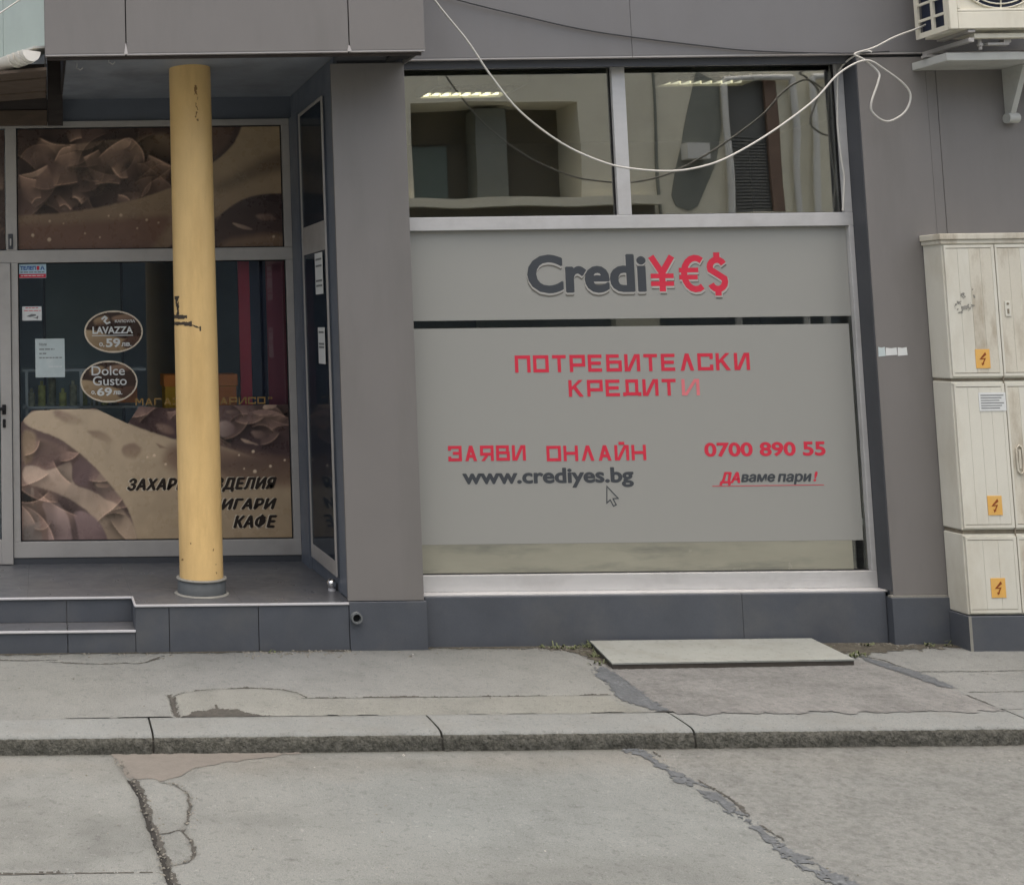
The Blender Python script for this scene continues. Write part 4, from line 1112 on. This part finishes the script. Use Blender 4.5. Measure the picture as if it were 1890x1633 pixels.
MB().prism([(-.085, 1.880), (-.05, 1.896), (-.022, 1.894), (-.02, 1.884), (-.06, 1.876)], 'y', SY-.001, SY-.0002).prism([(-.045, 1.874), (-.008, 1.862), (-.004, 1.882), (-.014, 1.882), (-.018, 1.872)], 'y', SY-.001, SY-.0002).build('camera_mark', M['text_grey'], t)
t = sticker('notice', 'pale bluish paper notice with printed lines taped inside the lower shop glass', 'notice', -.028, .168, 1.474, 1.730, SY, M['paper_blue'])
lettering('Моля', -.002, .048, 1.684, 1.702, SY-.001, M['text_grey'], t, off=.02)
lines(t, -.002, .10, (1.660,), SY, M['text_grey'], .008, 2); lines(t, -.002, .05, (1.632,), SY, M['text_grey'], .008, 3); lines(t, -.002, .15, (1.604,), SY, M['text_grey'], .007, 4); lines(t, .06, .15, (1.545,), SY, M['white'], .006, 6)


def oval(label, cx, cz, rx, rz, words, seed):
    t = thing('sticker', label, 'sticker', (cx, SY, cz-rz))
    n = 40
    ring = [(cx+rx*math.cos(a), cz+rz*math.sin(a)) for a in np.linspace(0, 2*math.pi, n+1)[:-1]]
    MB().prism(ring, 'y', SY, SY+.0012).build('rim', M['cream_vinyl'], t)
    lay = [([(0, 62), (40, 58), (75, 70), (100, 60), (100, 100), (0, 100)], (158, 134, 100), (120, 98, 76), (.2, 1), 2),
           ([(0, 40), (25, 48), (45, 62), (30, 80), (0, 70)], (176, 154, 120), (140, 118, 92), (.4, 1), 2),
           ([(45, 15), (75, 8), (92, 22), (70, 30), (50, 26)], (140, 112, 92), (90, 66, 58), (.3, 1), 3),
           ([(15, 20), (40, 10), (45, 28), (20, 38)], (160, 136, 104), (104, 80, 66), (.3, 1), 3),
           ([(60, 72), (90, 58), (100, 80), (70, 95)], (88, 64, 54), (64, 46, 42), (.3, 1), 3)]
    grid_obj('print', cx-rx*.955, cx+rx*.955, cz-rz*.94, cz+rz*.94, .004, None, painter((0, 0, 100, 100), (cx-rx, cx+rx, cz-rz, cz+rz), lay, (58, 43, 38), None, 1.05), M['print'], t, vertical=SY-.001,
             keep=lambda x, z: ((x-cx)/(rx*.945))**2+((z-cz)/(rz*.925))**2 < 1)
    for s, x0, x1, z0, z1, off in words:
        lettering(s, cx+x0*rx, cx+x1*rx, cz+z0*rz, cz+z1*rz, SY-.003, M['white'], t, off=off)
    return t


t = oval('upper oval brown coffee sticker with white lettering and a price', .497, 1.772, .196, .141, (('LAVAZZA', -.72, .66, -.10, .24, .03), ('КАПСУЛА', .05, .74, .42, .56, .03), ('0,', -.5, -.32, -.72, -.50, .02), ('59', -.27, .22, -.74, -.32, .03), ('лв.', .26, .60, -.70, -.52, .03)), 1)
MB().box(.497-.74*.196, .497+.66*.196, SY-.0032, SY-.003, 1.772-.20*.141, 1.772-.165*.141).build('underline', M['white'], t)
ribs = MB(); ribbon(ribs, [(.418, 1.855), (.440, 1.872), (.452, 1.862), (.436, 1.842), (.452, 1.826), (.476, 1.836)], .012, SY-.003, 0); ribs.build('steam_mark', M['white'], t)
oval('lower oval brown coffee sticker with white serif lettering and a price', .460, 1.441, .191, .139, (('Dolce', -.60, .56, .30, .74, .008), ('Gusto', -.56, .62, -.18, .26, .008), ('0,', -.62, -.46, -.62, -.42, .02), ('69', -.42, .10, -.68, -.28, .03), ('лв.', .14, .46, -.62, -.44, .03)), 2)

# papers on the side door (plane X = 1.70)
for n, (y0, y1, z0, z1, lab) in enumerate(((.36, .56, 1.985, 2.235, 'upper white paper notice on the side door glass in the recess'), (.36, .535, 1.567, 1.785, 'lower white paper notice on the side door glass in the recess'))):
    t = thing('notice', lab, 'notice', (1.699, (y0+y1)/2, z0))
    MB().box(1.698, 1.6993, y0, y1, z0, z1).build('sheet', M['white'], t)
    k = MB()
    for z in ([2.19, 2.15, 2.06, 2.03] if n == 0 else [1.75, 1.68, 1.66]):
        k.box(1.6972, 1.6978, y0+.02, y1-.02, z, z+.012)
    k.build('printed_lines', M['text_grey'], t)
t = thing('paper_strip', 'strip of torn white paper labels glued on the grey wall right of the window', 'label', (4.81, 0, 1.58))
for x0, x1, z0, z1 in ((4.730, 4.770, 1.583, 1.637), (4.772, 4.836, 1.588, 1.633), (4.839, 4.893, 1.586, 1.634)):
    MB().prism([(x0, z0), (x1, z0+.004), (x1-.002, z1), ((x0+x1)/2, z1-.004), (x0+.002, z1)], 'y', -.0014, -.0002).build('label_piece', M['white'] if x0 > 4.77 else M['paper_blue'], t)

# ------------------------------------------------------------------ door stop, drain pipe
t = thing('door_stop', 'shiny steel ball door stop at the foot of the recess wall', 'door stop', (1.688, .335, .257))
bm = bmesh.new(); bmesh.ops.create_uvsphere(bm, u_segments=20, v_segments=12, radius=.030)
for v in bm.verts: v.co += Vector((1.688, .335, .296))
MB().bm(bm, 0, True).build('ball', M['chrome'], t)
MB().cyl((1.688, .335, .2572), (1.688, .335, .27), .022, 16).build('foot', M['steel'], t)
t = thing('drain_pipe', 'short grey drain pipe end sticking out of the dark plinth', 'pipe', (1.737, -.012, .18))
pr = MB()
for r, a in ((.031, -.040), (.022, -.040)):
    pr.cyl((1.737, -.011, .182), (1.737, a, .182), r, 20, caps=False)
n = 20
rg = [(1.737+.031*math.cos(2*math.pi*k/n), -.040, .182+.031*math.sin(2*math.pi*k/n)) for k in range(n)]+[(1.737+.022*math.cos(2*math.pi*k/n), -.040, .182+.022*math.sin(2*math.pi*k/n)) for k in range(n)]
pr.add(rg, [[k, (k+1) % n, n+(k+1) % n, n+k] for k in range(n)])
pr.build('pipe', M['collar'], t)
MB().cyl((1.737, -.0135, .182), (1.737, -.0125, .182), .0218, 20).build('hole', M['black'], t)

# ------------------------------------------------------------------ air conditioner, its brackets and shelf
t = thing('air_conditioner', 'cream outdoor air conditioner unit mounted high on the wall', 'air conditioner', (5.4, -.1, 3.36))
ac = MB()
ac.box(5.045, 5.80, -.370, -.356, 3.368, 3.462, 0, .004).box(5.0, 5.044, -.370, -.352, 3.368, 3.98, 0, .004).box(5.045, 5.80, -.352, -.11, 3.366, 3.39).box(5.045, 5.80, -.37, -.11, 3.96, 3.985)
ac.build('casing', M['acw'], t)
sg = MB()
for y0, y1 in ((-.351, -.325), (-.246, -.226), (-.125, -.100)): sg.box(5.0, 5.012, y0, y1, 3.368, 3.98)
for k in range(7):
    z = 3.368+k*.092
    for y0, y1 in ((-.3245, -.2465), (-.2255, -.1255)): sg.box(5.0005, 5.0115, y0, y1, z, z+(.030 if k == 0 else .014))
sg.build('side_guard', M['acw'], t)
MB().box(5.035, 5.044, -.35, -.11, 3.391, 3.955).build('coil', M['acdark'], t)
MB().box(5.0445, 5.80, -.345, -.340, 3.463, 3.955).build('front_recess', M['acw'], t)
fr_ = MB().box(5.045, 5.80, -.370, -.345, 3.4625, 3.478, 0, .004).box(5.045, 5.062, -.370, -.345, 3.4785, 3.96, 0, .004)
fr_.build('front_rim', M['acw'], t)
gl_ = MB()
cx, cz = 5.295, 3.735
for k in range(9):
    r = .252-.024*k
    gl_.tube([(cx+r*math.cos(a), -.352-.002*k, cz+r*math.sin(a)) for a in np.linspace(0, 2*math.pi, 49)], .0042, 6)
for k in range(12):
    a = k*math.pi/6
    gl_.tube([(cx+.05*math.cos(a), -.366, cz+.05*math.sin(a)), (cx+.255*math.cos(a), -.351, cz+.255*math.sin(a))], .004, 6)
gl_.build('fan_grille', M['acw'], t)
MB().cyl((cx, -.3465, cz), (cx, -.3455, cz), .25, 40).build('fan_opening', M['acdark'], t)
for x in (5.12, 5.68):
    MB().box(x-.02, x+.02, -.36, -.12, 3.350, 3.3655, 0, .002).build('foot', M['alu_old'], t)
t = thing('ac_bracket', 'steel bracket frame carrying the air conditioner with a cream front rail', 'bracket', (5.4, 0, 3.33))
MB().box(5.15, 5.80, -.335, -.30, 3.322, 3.348, 0, .003).build('rail', M['acw'], t)
for x in (5.10, 5.66):
    MB().box(x, x+.03, -.36, .0, 3.296, 3.319, 0, .002).build('arm', M['alu_old'], t)
MB().cyl((5.205, -.30, 3.265), (5.205, -.30, 3.321), .009, 8).cyl((5.205, -.30, 3.285), (5.205, -.30, 3.298), .016, 6).build('bolt', M['alu_old'], t)
MB().box(5.24, 5.36, -.31, -.28, 3.288, 3.302, 0, .002).box(5.33, 5.37, -.31, -.275, 3.300, 3.32, 0, .002).build('clip', M['alu_old'], t)
MB().box(5.02, 5.12, -.14, -.10, 3.262, 3.275, 0, .002).build('plate', M['alu_old'], t)
t = thing('drip_shelf', 'pale grey metal shelf on a strut below the air conditioner', 'shelf', (5.5, 0, 3.22))
MB().box(5.035, 6.2, -.275, -.002, 3.212, 3.256, 0, .003).build('shelf_board', M['white_metal'], t)
MB().prism([(-.002, 2.93), (-.002, 3.211), (-.17, 3.211), (-.15, 3.185), (-.03, 2.92)], 'x', 5.545, 5.575).build('strut', M['white_metal'], t)
MB().cyl((5.53, -.03, 2.925), (5.59, -.03, 2.925), .03, 14).build('pivot', M['white_metal'], t)

# ------------------------------------------------------------------ electrical cabinet
t = thing('electrical_cabinet', 'cream three tier electrical cabinet with stained doors and orange lightning signs', 'cabinet', (5.3, -.08, 0))
CX0, CX1, CY = 5.020, 5.590, -.160
MB().box(CX0-.01, CX1+.02, CY-.004, -.016, -.02, .186, 0, .004).build('base', M['tile'], t)
MB().box(CX0-.012, CX0-.0105+.014, CY-.0055, CY-.0042, 0, .186).build('base_mortar', M['mortar'], t)
tiers = ((.190, .620), (.642, 1.446), (1.462, 2.228))
for z0, z1 in tiers:
    MB().box(CX0, CX1, CY+.012, -.003, z0, z1, 0, .006).build('body', M['cream'], t)
for z in (.6205, 1.4465):
    MB().box(CX0+.006, CX1-.006, CY+.018, -.004, z, z+.0155 if z > 1 else z+.021).build('seam', M['joint'], t)
    MB().box(CX0-.003, CX1+.003, CY+.008, CY+.0125, z-.012, z-.003).box(CX0-.003, CX1+.003, CY+.008, CY+.0125, z+(.019 if z > 1 else .0245), z+(.028 if z > 1 else .034)).build('band', M['cream'], t)
MB().box(CX0-.016, CX1+.016, CY-.006, -.002, 2.2285, 2.262, 0, .005).box(CX0-.008, CX1+.008, CY+.002, -.002, 2.205, 2.228, 0, .003).build('cap', M['cream_dirty'], t)
for ti, (z0, z1) in enumerate(tiers):
    for li, (x0, x1) in enumerate(((CX0+.006, 5.300), (5.306, CX1-.006))):
        d = MB()
        a, b = z0+.012, z1-(.03 if ti == 2 else .012)
        d.box(x0, x1, CY+.006, CY+.0115, a, b)
        d.box(x0, x1, CY, CY+.0058, a, a+.016).box(x0, x1, CY, CY+.0058, b-.016, b)
        d.box(x0, x0+.010, CY, CY+.0058, a+.0165, b-.0165).box(x1-.016, x1, CY, CY+.0058, a+.0165, b-.0165)
        n = 4 if ti else 3
        w = (x1-x0-.026)/n
        for k in range(n):
            d.box(x0+.010+k*w+.0006, x0+.010+(k+1)*w-.0006, CY+.001, CY+.0058, a+.020, b-.020, 1 if (ti == 2 and k >= 2-li*2 and k < 4-li*2) or (li == 1 and k == 0) else 0)
        dr = d.build('door', [M['cream'], M['cream_dirty']], t)
        MB().box(x0+.0105, x1-.0165, CY+.0045, CY+.0059, a+.0168, b-.0168).build('groove', M['joint'], dr)
        if li == 0:
            cz = (1.57, .775, .335)[2-ti]
            sx = (5.155, 5.160, 5.145)[2-ti]
            s = MB().box(sx, sx+.078, CY-.0015, CY+.0005, cz-.052, cz+.052)
            c0 = sx+.039
            s.prism([(c0+.014, cz+.036), (c0+.020, cz+.022), (c0-.006, cz+.002), (c0+.016, cz+.004), (c0+.002, cz-.026), (c0+.006, cz-.026), (c0-.006, cz-.038), (c0-.010, cz-.022), (c0-.004, cz-.024), (c0+.006, cz-.003), (c0-.020, cz-.004)], 'y', CY-.0025, CY-.0016, 1)
            s.build('warning_sign', [M['warn'], M['bolt']], dr)
            if ti == 1:
                s = MB().box(5.155, 5.302, CY-.0015, CY+.0005, 1.285, 1.385)
                for k in range(6): s.box(5.165, 5.29-.012*(k % 3), CY-.0022, CY-.0016, 1.368-k*.014, 1.373-k*.014, 1)
                s.build('paper_label', [M['white'], M['text_grey']], dr)
        else:
            hx = x0+.045
            if ti == 2:
                k = MB().box(hx-.015, hx+.015, CY-.004, CY, 1.80, 1.885, 0, .003)
                k.cyl((hx, CY-.0055, 1.87), (hx, CY-.004, 1.87), .007, 12, 1).box(hx-.005, hx+.005, CY-.0055, CY-.0041, 1.815, 1.842, 1)
                k.build('lock_plate', [M['cream'], M['joint']], dr)
            else:
                zz = 1.02 if ti == 1 else .38
                ribh = MB()
                loop = [(hx-.014, zz-.065), (hx-.017, zz), (hx-.014, zz+.065), (hx, zz+.078), (hx+.014, zz+.065), (hx+.017, zz), (hx+.014, zz-.065), (hx, zz-.078), (hx-.014, zz-.065)]
                ribh.tube([(x, CY-.006, z) for x, z in loop], .005, 6).box(hx-.007, hx+.007, CY-.008, CY, zz-.05, zz+.055, 0, .002)
                ribh.build('handle', M['cream_dirty'], dr)
grid_obj('scuff', 5.06, 5.19, 1.82, 1.99, .003, None, None, M['mortar'], t, vertical=CY-.0006, keep=lambda x, z: (fbm(x, z, 34, 3, 2)+.35*fbm(x, z, 90, 2)-1.6*np.hypot((x-5.125)/.13, (z-1.905)/.17)*.5 > -.02) & (fbm(x, z, 60, 2, 4) > .05))
MB().box(5.3005, 5.3055, CY+.004, CY+.011, .20, 2.20).build('leaf_gap', M['joint'], t)

# ------------------------------------------------------------------ neighbouring building at the left edge
NB = thing('neighbour_building', 'pale green sheet clad neighbour wall above a white gutter at the left edge', 'building', (-.4, .2, 0))
# its front runs back at an angle from the corner of the canopy
ux, uy = -.54, .84            # direction along the gutter, away from the camera
gx, gy = .0, -.42


def along(s, off, z):
    return (gx+ux*s+uy*off, gy+uy*s-ux*off, z)      # off > 0 lies to the right / behind


nb = MB()
for s0, s1 in ((.0, .115), (.12, .60), (.605, 1.3), (1.305, 2.6)):
    P = [along(s0, .16, 3.35), along(s1, .16, 3.35), along(s1, .20, 3.35), along(s0, .20, 3.35)]
    Q = [(p[0], p[1], 7.5) for p in P]
    w_ = MB().add(P+Q, [(0, 1, 5, 4), (1, 2, 6, 5), (2, 3, 7, 6), (3, 0, 4, 7), (4, 5, 6, 7), (0, 3, 2, 1)])
    w_.build('wall_sheet', M['gutter_roof'], NB)
P = [along(.03, .005, 3.325), along(2.6, .005, 3.325), along(2.6, .158, 3.345), along(.03, .158, 3.345)]
MB().add(P+[(p[0], p[1], p[2]+.012) for p in P], [(0, 1, 5, 4), (1, 2, 6, 5), (2, 3, 7, 6), (3, 0, 4, 7), (4, 5, 6, 7), (0, 3, 2, 1)]).build('roof_edge', M['white_metal'], NB)
g = MB()
n = 12
vs_, fs = [], []
for s_ in (0, 2.4):
    for r in (.058, .054):
        vs_ += [along(s_, -.03+r*math.cos(math.pi+math.pi*k/n), 3.300+r*math.sin(math.pi+math.pi*k/n)) for k in range(n+1)]
for k in range(n):
    fs += [(k, k+1, 2*(n+1)+k+1, 2*(n+1)+k), (n+1+k, n+1+k+1, 3*(n+1)+k+1, 3*(n+1)+k)]
g.add(vs_, fs, 0, True)
gu = g.build('gutter', M['pvc'], NB)
half = [(-.03+.0585*math.cos(math.pi+math.pi*k/n), 3.300+.0585*math.sin(math.pi+math.pi*k/n)) for k in range(n+1)]
c = [along(-.006, a, z) for a, z in half]; c2 = [along(.004, a, z) for a, z in half]
MB().add(c+c2, [list(range(n+1)), list(range(n+1, 2*n+2))]+[[k, k+1, n+2+k, n+1+k] for k in range(n)]).build('end_cap', M['pvc'], gu)
for s_ in (.03, .085, .14):
    k = MB()
    for j in range(n):
        a, b = half[j], half[j+1]
        f_ = 1.12
        q = [(-.03+(a[0]+.03)*f_, 3.300+(a[1]-3.300)*f_), (-.03+(b[0]+.03)*f_, 3.300+(b[1]-3.300)*f_)]
        k.add([along(s_, *a), along(s_, *b), along(s_, *q[1]), along(s_, *q[0]), along(s_+.012, *a), along(s_+.012, *b), along(s_+.012, *q[1]), along(s_+.012, *q[0])], [(0, 1, 2, 3), (4, 5, 6, 7), (3, 2, 6, 7), (0, 1, 5, 4)])
    k.build('gutter_ring', M['pvc'], gu)
# brown boarded eave under the gutter
for i in range(4):
    y0 = -.38+i*.20
    MB().prism([(-.9, y0+.35), (.058-.002*i, y0), (.058, y0+.19), (-.9, y0+.54)], 'z', 3.205-.006*(i % 2), 3.222).build('eave_board', M['eave'], NB)
for i in range(4):
    z = 3.155+i*.105
    MB().box(-.9, .072, 1.150+.012*(i % 2), 1.19, z, z+.10, 0, .003).build('wall_board', M['eave_dark' if i % 2 else 'eave'], NB)
MB().box(.076, .177, 1.16, 1.20, 3.155, 3.70).box(.078, .177, 1.157, 1.1595, 3.25, 3.256).build('end_strip', M['eave_dark'], NB)
MB().box(-.9, .177, .42, 1.2, 3.70, 3.72).box(.165, .177, -.35, 1.156, 3.361, 3.70).build('eave_lining', M['eave_dark'], NB)
hooks = MB()
for x, y, z in ((.24, .1, 3.335), (.42, -.05, 3.335)):
    hooks.tube([(x, y, 3.344), (x, y, z-.02), (x+.02, y, z-.032), (x+.035, y, z-.02)], .004, 6)
hooks.build('soffit_hook', M['alu'], B)

# ------------------------------------------------------------------ cables
def smooth_path(p, n=6):
    P = [Vector(q) for q in p]; out = []
    for i in range(len(P)-1):
        a, b, c, d = P[max(i-1, 0)], P[i], P[i+1], P[min(i+2, len(P)-1)]
        for k in range(n):
            u = k/n
            out.append(.5*((2*b)+(c-a)*u+(2*a-5*b+4*c-d)*u*u+(3*b-a-3*c+d)*u**3))
    return out+[P[-1]]


CB = [(2.05, 4.0), (2.269, 3.635), (2.443, 3.398), (2.573, 3.193), (2.732, 2.989), (2.967, 2.801), (3.205, 2.687), (3.385, 2.648), (3.566, 2.636), (3.719, 2.656), (3.880, 2.709), (4.119, 2.838), (4.383, 3.020), (4.527, 3.166), (4.629, 3.233), (4.706, 3.248), (4.782, 3.200), (4.892, 3.115), (4.935, 3.043), (4.899, 2.954), (4.798, 2.903), (4.716, 2.947), (4.701, 3.006), (4.746, 3.123), (4.756, 3.182), (4.688, 3.257), (4.642, 3.292), (4.748, 3.325), (4.865, 3.383), (4.981, 3.425), (5.04, 3.45)]
pts = [(x, -.12-.012*math.sin(i*.9), z) for i, (x, z) in enumerate(CB)]
tag(MB().tube(smooth_path(pts), .0056, 8).build('cable', M['cable']), 'thick white cable sagging across the upper window with a loop at its right end', 'cable')
wv = [(4.80, -.02, 3.32), (4.772, -.005, 3.326), (4.70, .03, 3.29), (4.684, .10, 3.24), (4.676, .108, 3.177), (4.658, .108, 2.922), (4.668, .108, 2.70), (4.675, .108, 2.605), (4.655, .108, 2.42)]
tag(MB().tube(smooth_path(wv), .0058, 8).build('wire', M['cable']), 'white wire running down the right edge of the upper window', 'cable')
dk = [(2.12, -.03, 3.76), (2.441, -.02, 3.659), (2.796, -.015, 3.565), (3.227, -.012, 3.464), (3.844, -.012, 3.372), (4.152, -.012, 3.338), (4.63, -.014, 3.318), (4.9, -.016, 3.325)]
tag(MB().tube(smooth_path(dk), .0052, 8).build('cable', M['cable_dark']), 'dark thin cable sagging on the grey wall above the window', 'cable')
tag(MB().tube([(-.36, -.52, 3.37), (-.19, -.50, 3.494), (-.081, -.50, 3.567), (.4, -.50, 3.9)], .0042, 6).build('wire', M['cable']), 'thin pale wire slanting in front of the green sheet wall', 'cable')

# ------------------------------------------------------------------ board, weeds, grit
t = thing('board', 'pale flat board lying on the pavement below the shop window', 'board', (3.6, -.2, 0))
bd = [(3.034, .012), (4.262, .014), (4.217, -.425), (2.946, -.452)]
MB().prism(bd, 'z', .0285, .0365).build('top_sheet', M['board'], t)
MB().prism([(x+(.004 if x < 3.5 else -.004), y+(.004 if y < -.1 else -.004)) for x, y in bd], 'z', .004, .0284).build('core', M['board_edge'], t)


def scatter(name, label, cat, spots, m, size, kind='stuff'):
    r = random.Random(3); mb = MB()
    for x, y, h in spots:
        s = size*r.uniform(.4, 1.3); a = r.uniform(0, 3.1)
        c_, s_ = math.cos(a), math.sin(a)
        q = [(s*c_, s*s_), (-s*.6*s_, s*.7*c_), (-s*c_*.9, -s*s_*.9), (s*.7*s_, -s*.6*c_)]
        z = h
        top = s*r.uniform(.3, .7)
        mb.add([(x+u, y+v, z) for u, v in q]+[(x+u*.5, y+v*.5, z+top) for u, v in q], [(0, 1, 5, 4), (1, 2, 6, 5), (2, 3, 7, 6), (3, 0, 4, 7), (4, 5, 6, 7)])
    o = mb.build(name, m); o['kind'] = kind
    if label: o['label'] = label
    return o


r = random.Random(5)
sp = []
for _ in range(420):
    x = r.choice((r.uniform(4.25, 5.05), r.uniform(4.25, 5.4), r.uniform(2.7, 3.05), r.uniform(1.1, 1.72), r.uniform(-.3, 4.5)))
    y = .02-abs(r.gauss(0, .06))-(.03 if x < 1.7 else 0)
    sp.append((x, y-(.02 if x > 4.7 else 0), .0))
scatter('grit', 'loose grit gathered along the foot of the dark plinth', '', sp, M['pebble'], .011)
sp = [(r.uniform(-.3, 4.4), r.uniform(-2.7, -1.45), -.081) for _ in range(120)]+[(r.uniform(-.3, 5.2), r.uniform(-1.1, -.1), 0) for _ in range(45)]
scatter('grit', 'scattered small stones on the road and pavement', '', sp, M['pebble'], .006)
r2 = random.Random(9)
sp = []
for line, n_ in ((CR1, 150), (LOOP, 60), (SEAL3[:13], 130)):
    for _ in range(n_):
        i = r2.randrange(len(line)-1); k = r2.random()
        sp.append((line[i][0]*(1-k)+line[i+1][0]*k+r2.gauss(.012, .016), line[i][1]*(1-k)+line[i+1][1]*k+r2.gauss(0, .012), -.082))
scatter('grit', 'crumbs of broken concrete along the road cracks', '', sp, M['pebble'], .0065)
for (x, y, z, s) in ((1.57, -1.46, -.08, .018), (1.15, -1.6, -.08, .012), (1.78, -2.47, -.08, .014), (4.05, -2.40, -.08, .012), (2.02, -.10, 0, .014), (4.1, -1.6, -.08, .010)):
    scatter('litter', '', '', [(x, y, z)], M['litter'], s)
wd = MB()
for x, y, n in ((2.85, -.02, 10), (2.92, -.03, 18), (3.0, .0, 16), (3.03, -.06, 12), (2.97, -.20, 14), (2.93, -.34, 10), (4.33, -.25, 14), (4.38, -.22, 10), (4.27, -.10, 8), (4.55, -.03, 7), (4.86, -.05, 8), (5.0, -.05, 6), (1.25, -.02, 5), (2.78, .0, 8)):
    for k in range(n):
        a = r.uniform(0, 6.28); l = r.uniform(.015, .05); px, py = x+r.gauss(0, .022), y+r.gauss(0, .014)
        dx, dy = math.cos(a), math.sin(a); w = r.uniform(.002, .006)
        h = l*r.uniform(.3, .8)
        wd.add([(px-dy*w, py+dx*w, .0), (px+dy*w, py-dx*w, .0), (px+dx*l*.5+dy*w, py+dy*l*.5-dx*w, h), (px+dx*l*.5-dy*w, py+dy*l*.5+dx*w, h), (px+dx*l, py+dy*l, h*.75)], [(0, 1, 2, 3), (3, 2, 4)])
wo = wd.build('weeds', M['weed'])
wo['kind'] = 'stuff'
wo['label'] = 'small dry weeds growing between pavement, board and plinth'

# ------------------------------------------------------------------ the street side behind the camera (seen mirrored in the glass)
OB = thing('opposite_building', 'pale beige building across the street mirrored in the upper window panes', 'building', (5, -10, 0))
wl = MB()
for a in ((-14, 22, 5.34, 5.75), (-14, 5.28, 3.10, 5.34), (7.62, 9.70, 3.10, 5.34), (10.42, 22, 3.10, 5.34), (5.28, 7.62, 4.88, 5.34), (5.28, 7.62, 3.10, 3.50), (9.70, 10.42, 5.18, 5.34), (9.70, 10.42, 3.10, 3.30), (-14, -3, 0, 3.10), (8.0, 8.6, 0, 3.10), (12.0, 22, 0, 3.10)):
    wl.box(a[0], a[1], -12, -10, a[2], a[3])
wl.build('wall', M['opp'], OB)
box('loggia', 5.28, 7.62, -12, -10.7, 3.50, 4.88, M['opp_dark'], OB)
box('pane', 5.46, 5.98, -10.69, -10.65, 3.5, 4.37, M['opp_glass'], OB)
box('post', 6.26, 6.70, -10.69, -10.3, 3.5, 4.83, M['opp_col'], OB)
box('ledge', 4.4, 8.60, -9.999, -9.75, 3.40, 3.53, M['opp'], OB)
box('ledge_face', 4.4, 8.58, -9.999, -9.93, 3.11, 3.399, M['opp_dark'], OB)
sh = MB().box(9.70, 10.42, -12, -10.08, 3.30, 5.18)
for k in range(24): sh.box(9.72, 10.40, -10.079, -10.05, 3.31+k*.046, 3.342+k*.046)
sh.build('shutter', M['shutter'], OB)
box('shutter_jamb', 10.26, 10.42, -10.04, -9.995, 3.30, 5.18, M['redbrown'], OB)
pp = MB()
for x in (9.66, 10.60, 10.88): pp.cyl((x, -9.93, 0), (x, -9.93, 5.17), .045, 10)
pp.cyl((9.66, -9.93, 5.17), (10.60, -9.93, 5.17), .045, 10).cyl((10.88, -9.93, 5.17), (13, -9.93, 5.17), .045, 10)
pp.build('pipe', M['opp_white'], OB)
box('wall_box', 9.03, 9.33, -9.999, -9.8, 4.04, 4.25, M['opp_white'], OB)
box('wall_joint', 8.66, 8.69, -9.999, -9.97, 3.1, 5.34, M['opp_col'], OB)
MB().prism([(9.33, 5.3), (9.62, 5.14), (9.62, 4.5), (9.50, 4.0), (9.39, 3.77), (9.22, 3.40), (9.07, 3.33), (8.90, 3.40), (8.85, 3.55), (8.95, 3.95), (9.04, 4.23), (9.16, 4.75)], 'y', -9.9995, -9.985).build('painted_shadow', M['opp_col'], OB)  # a shadow cast on this wall, painted as a thin grey plate
box('dark_shopfront', -3, 8.0, -12, -10.15, 0, 3.10, M['opp_shop'], OB)
box('dark_shopfront', 8.6, 12.0, -12, -10.15, 0, 3.10, M['opp_shop'], OB)
st(MB().box(-14, 22, -10, -8.6, -.1, .05).build('far_pavement', M['far_ground']))
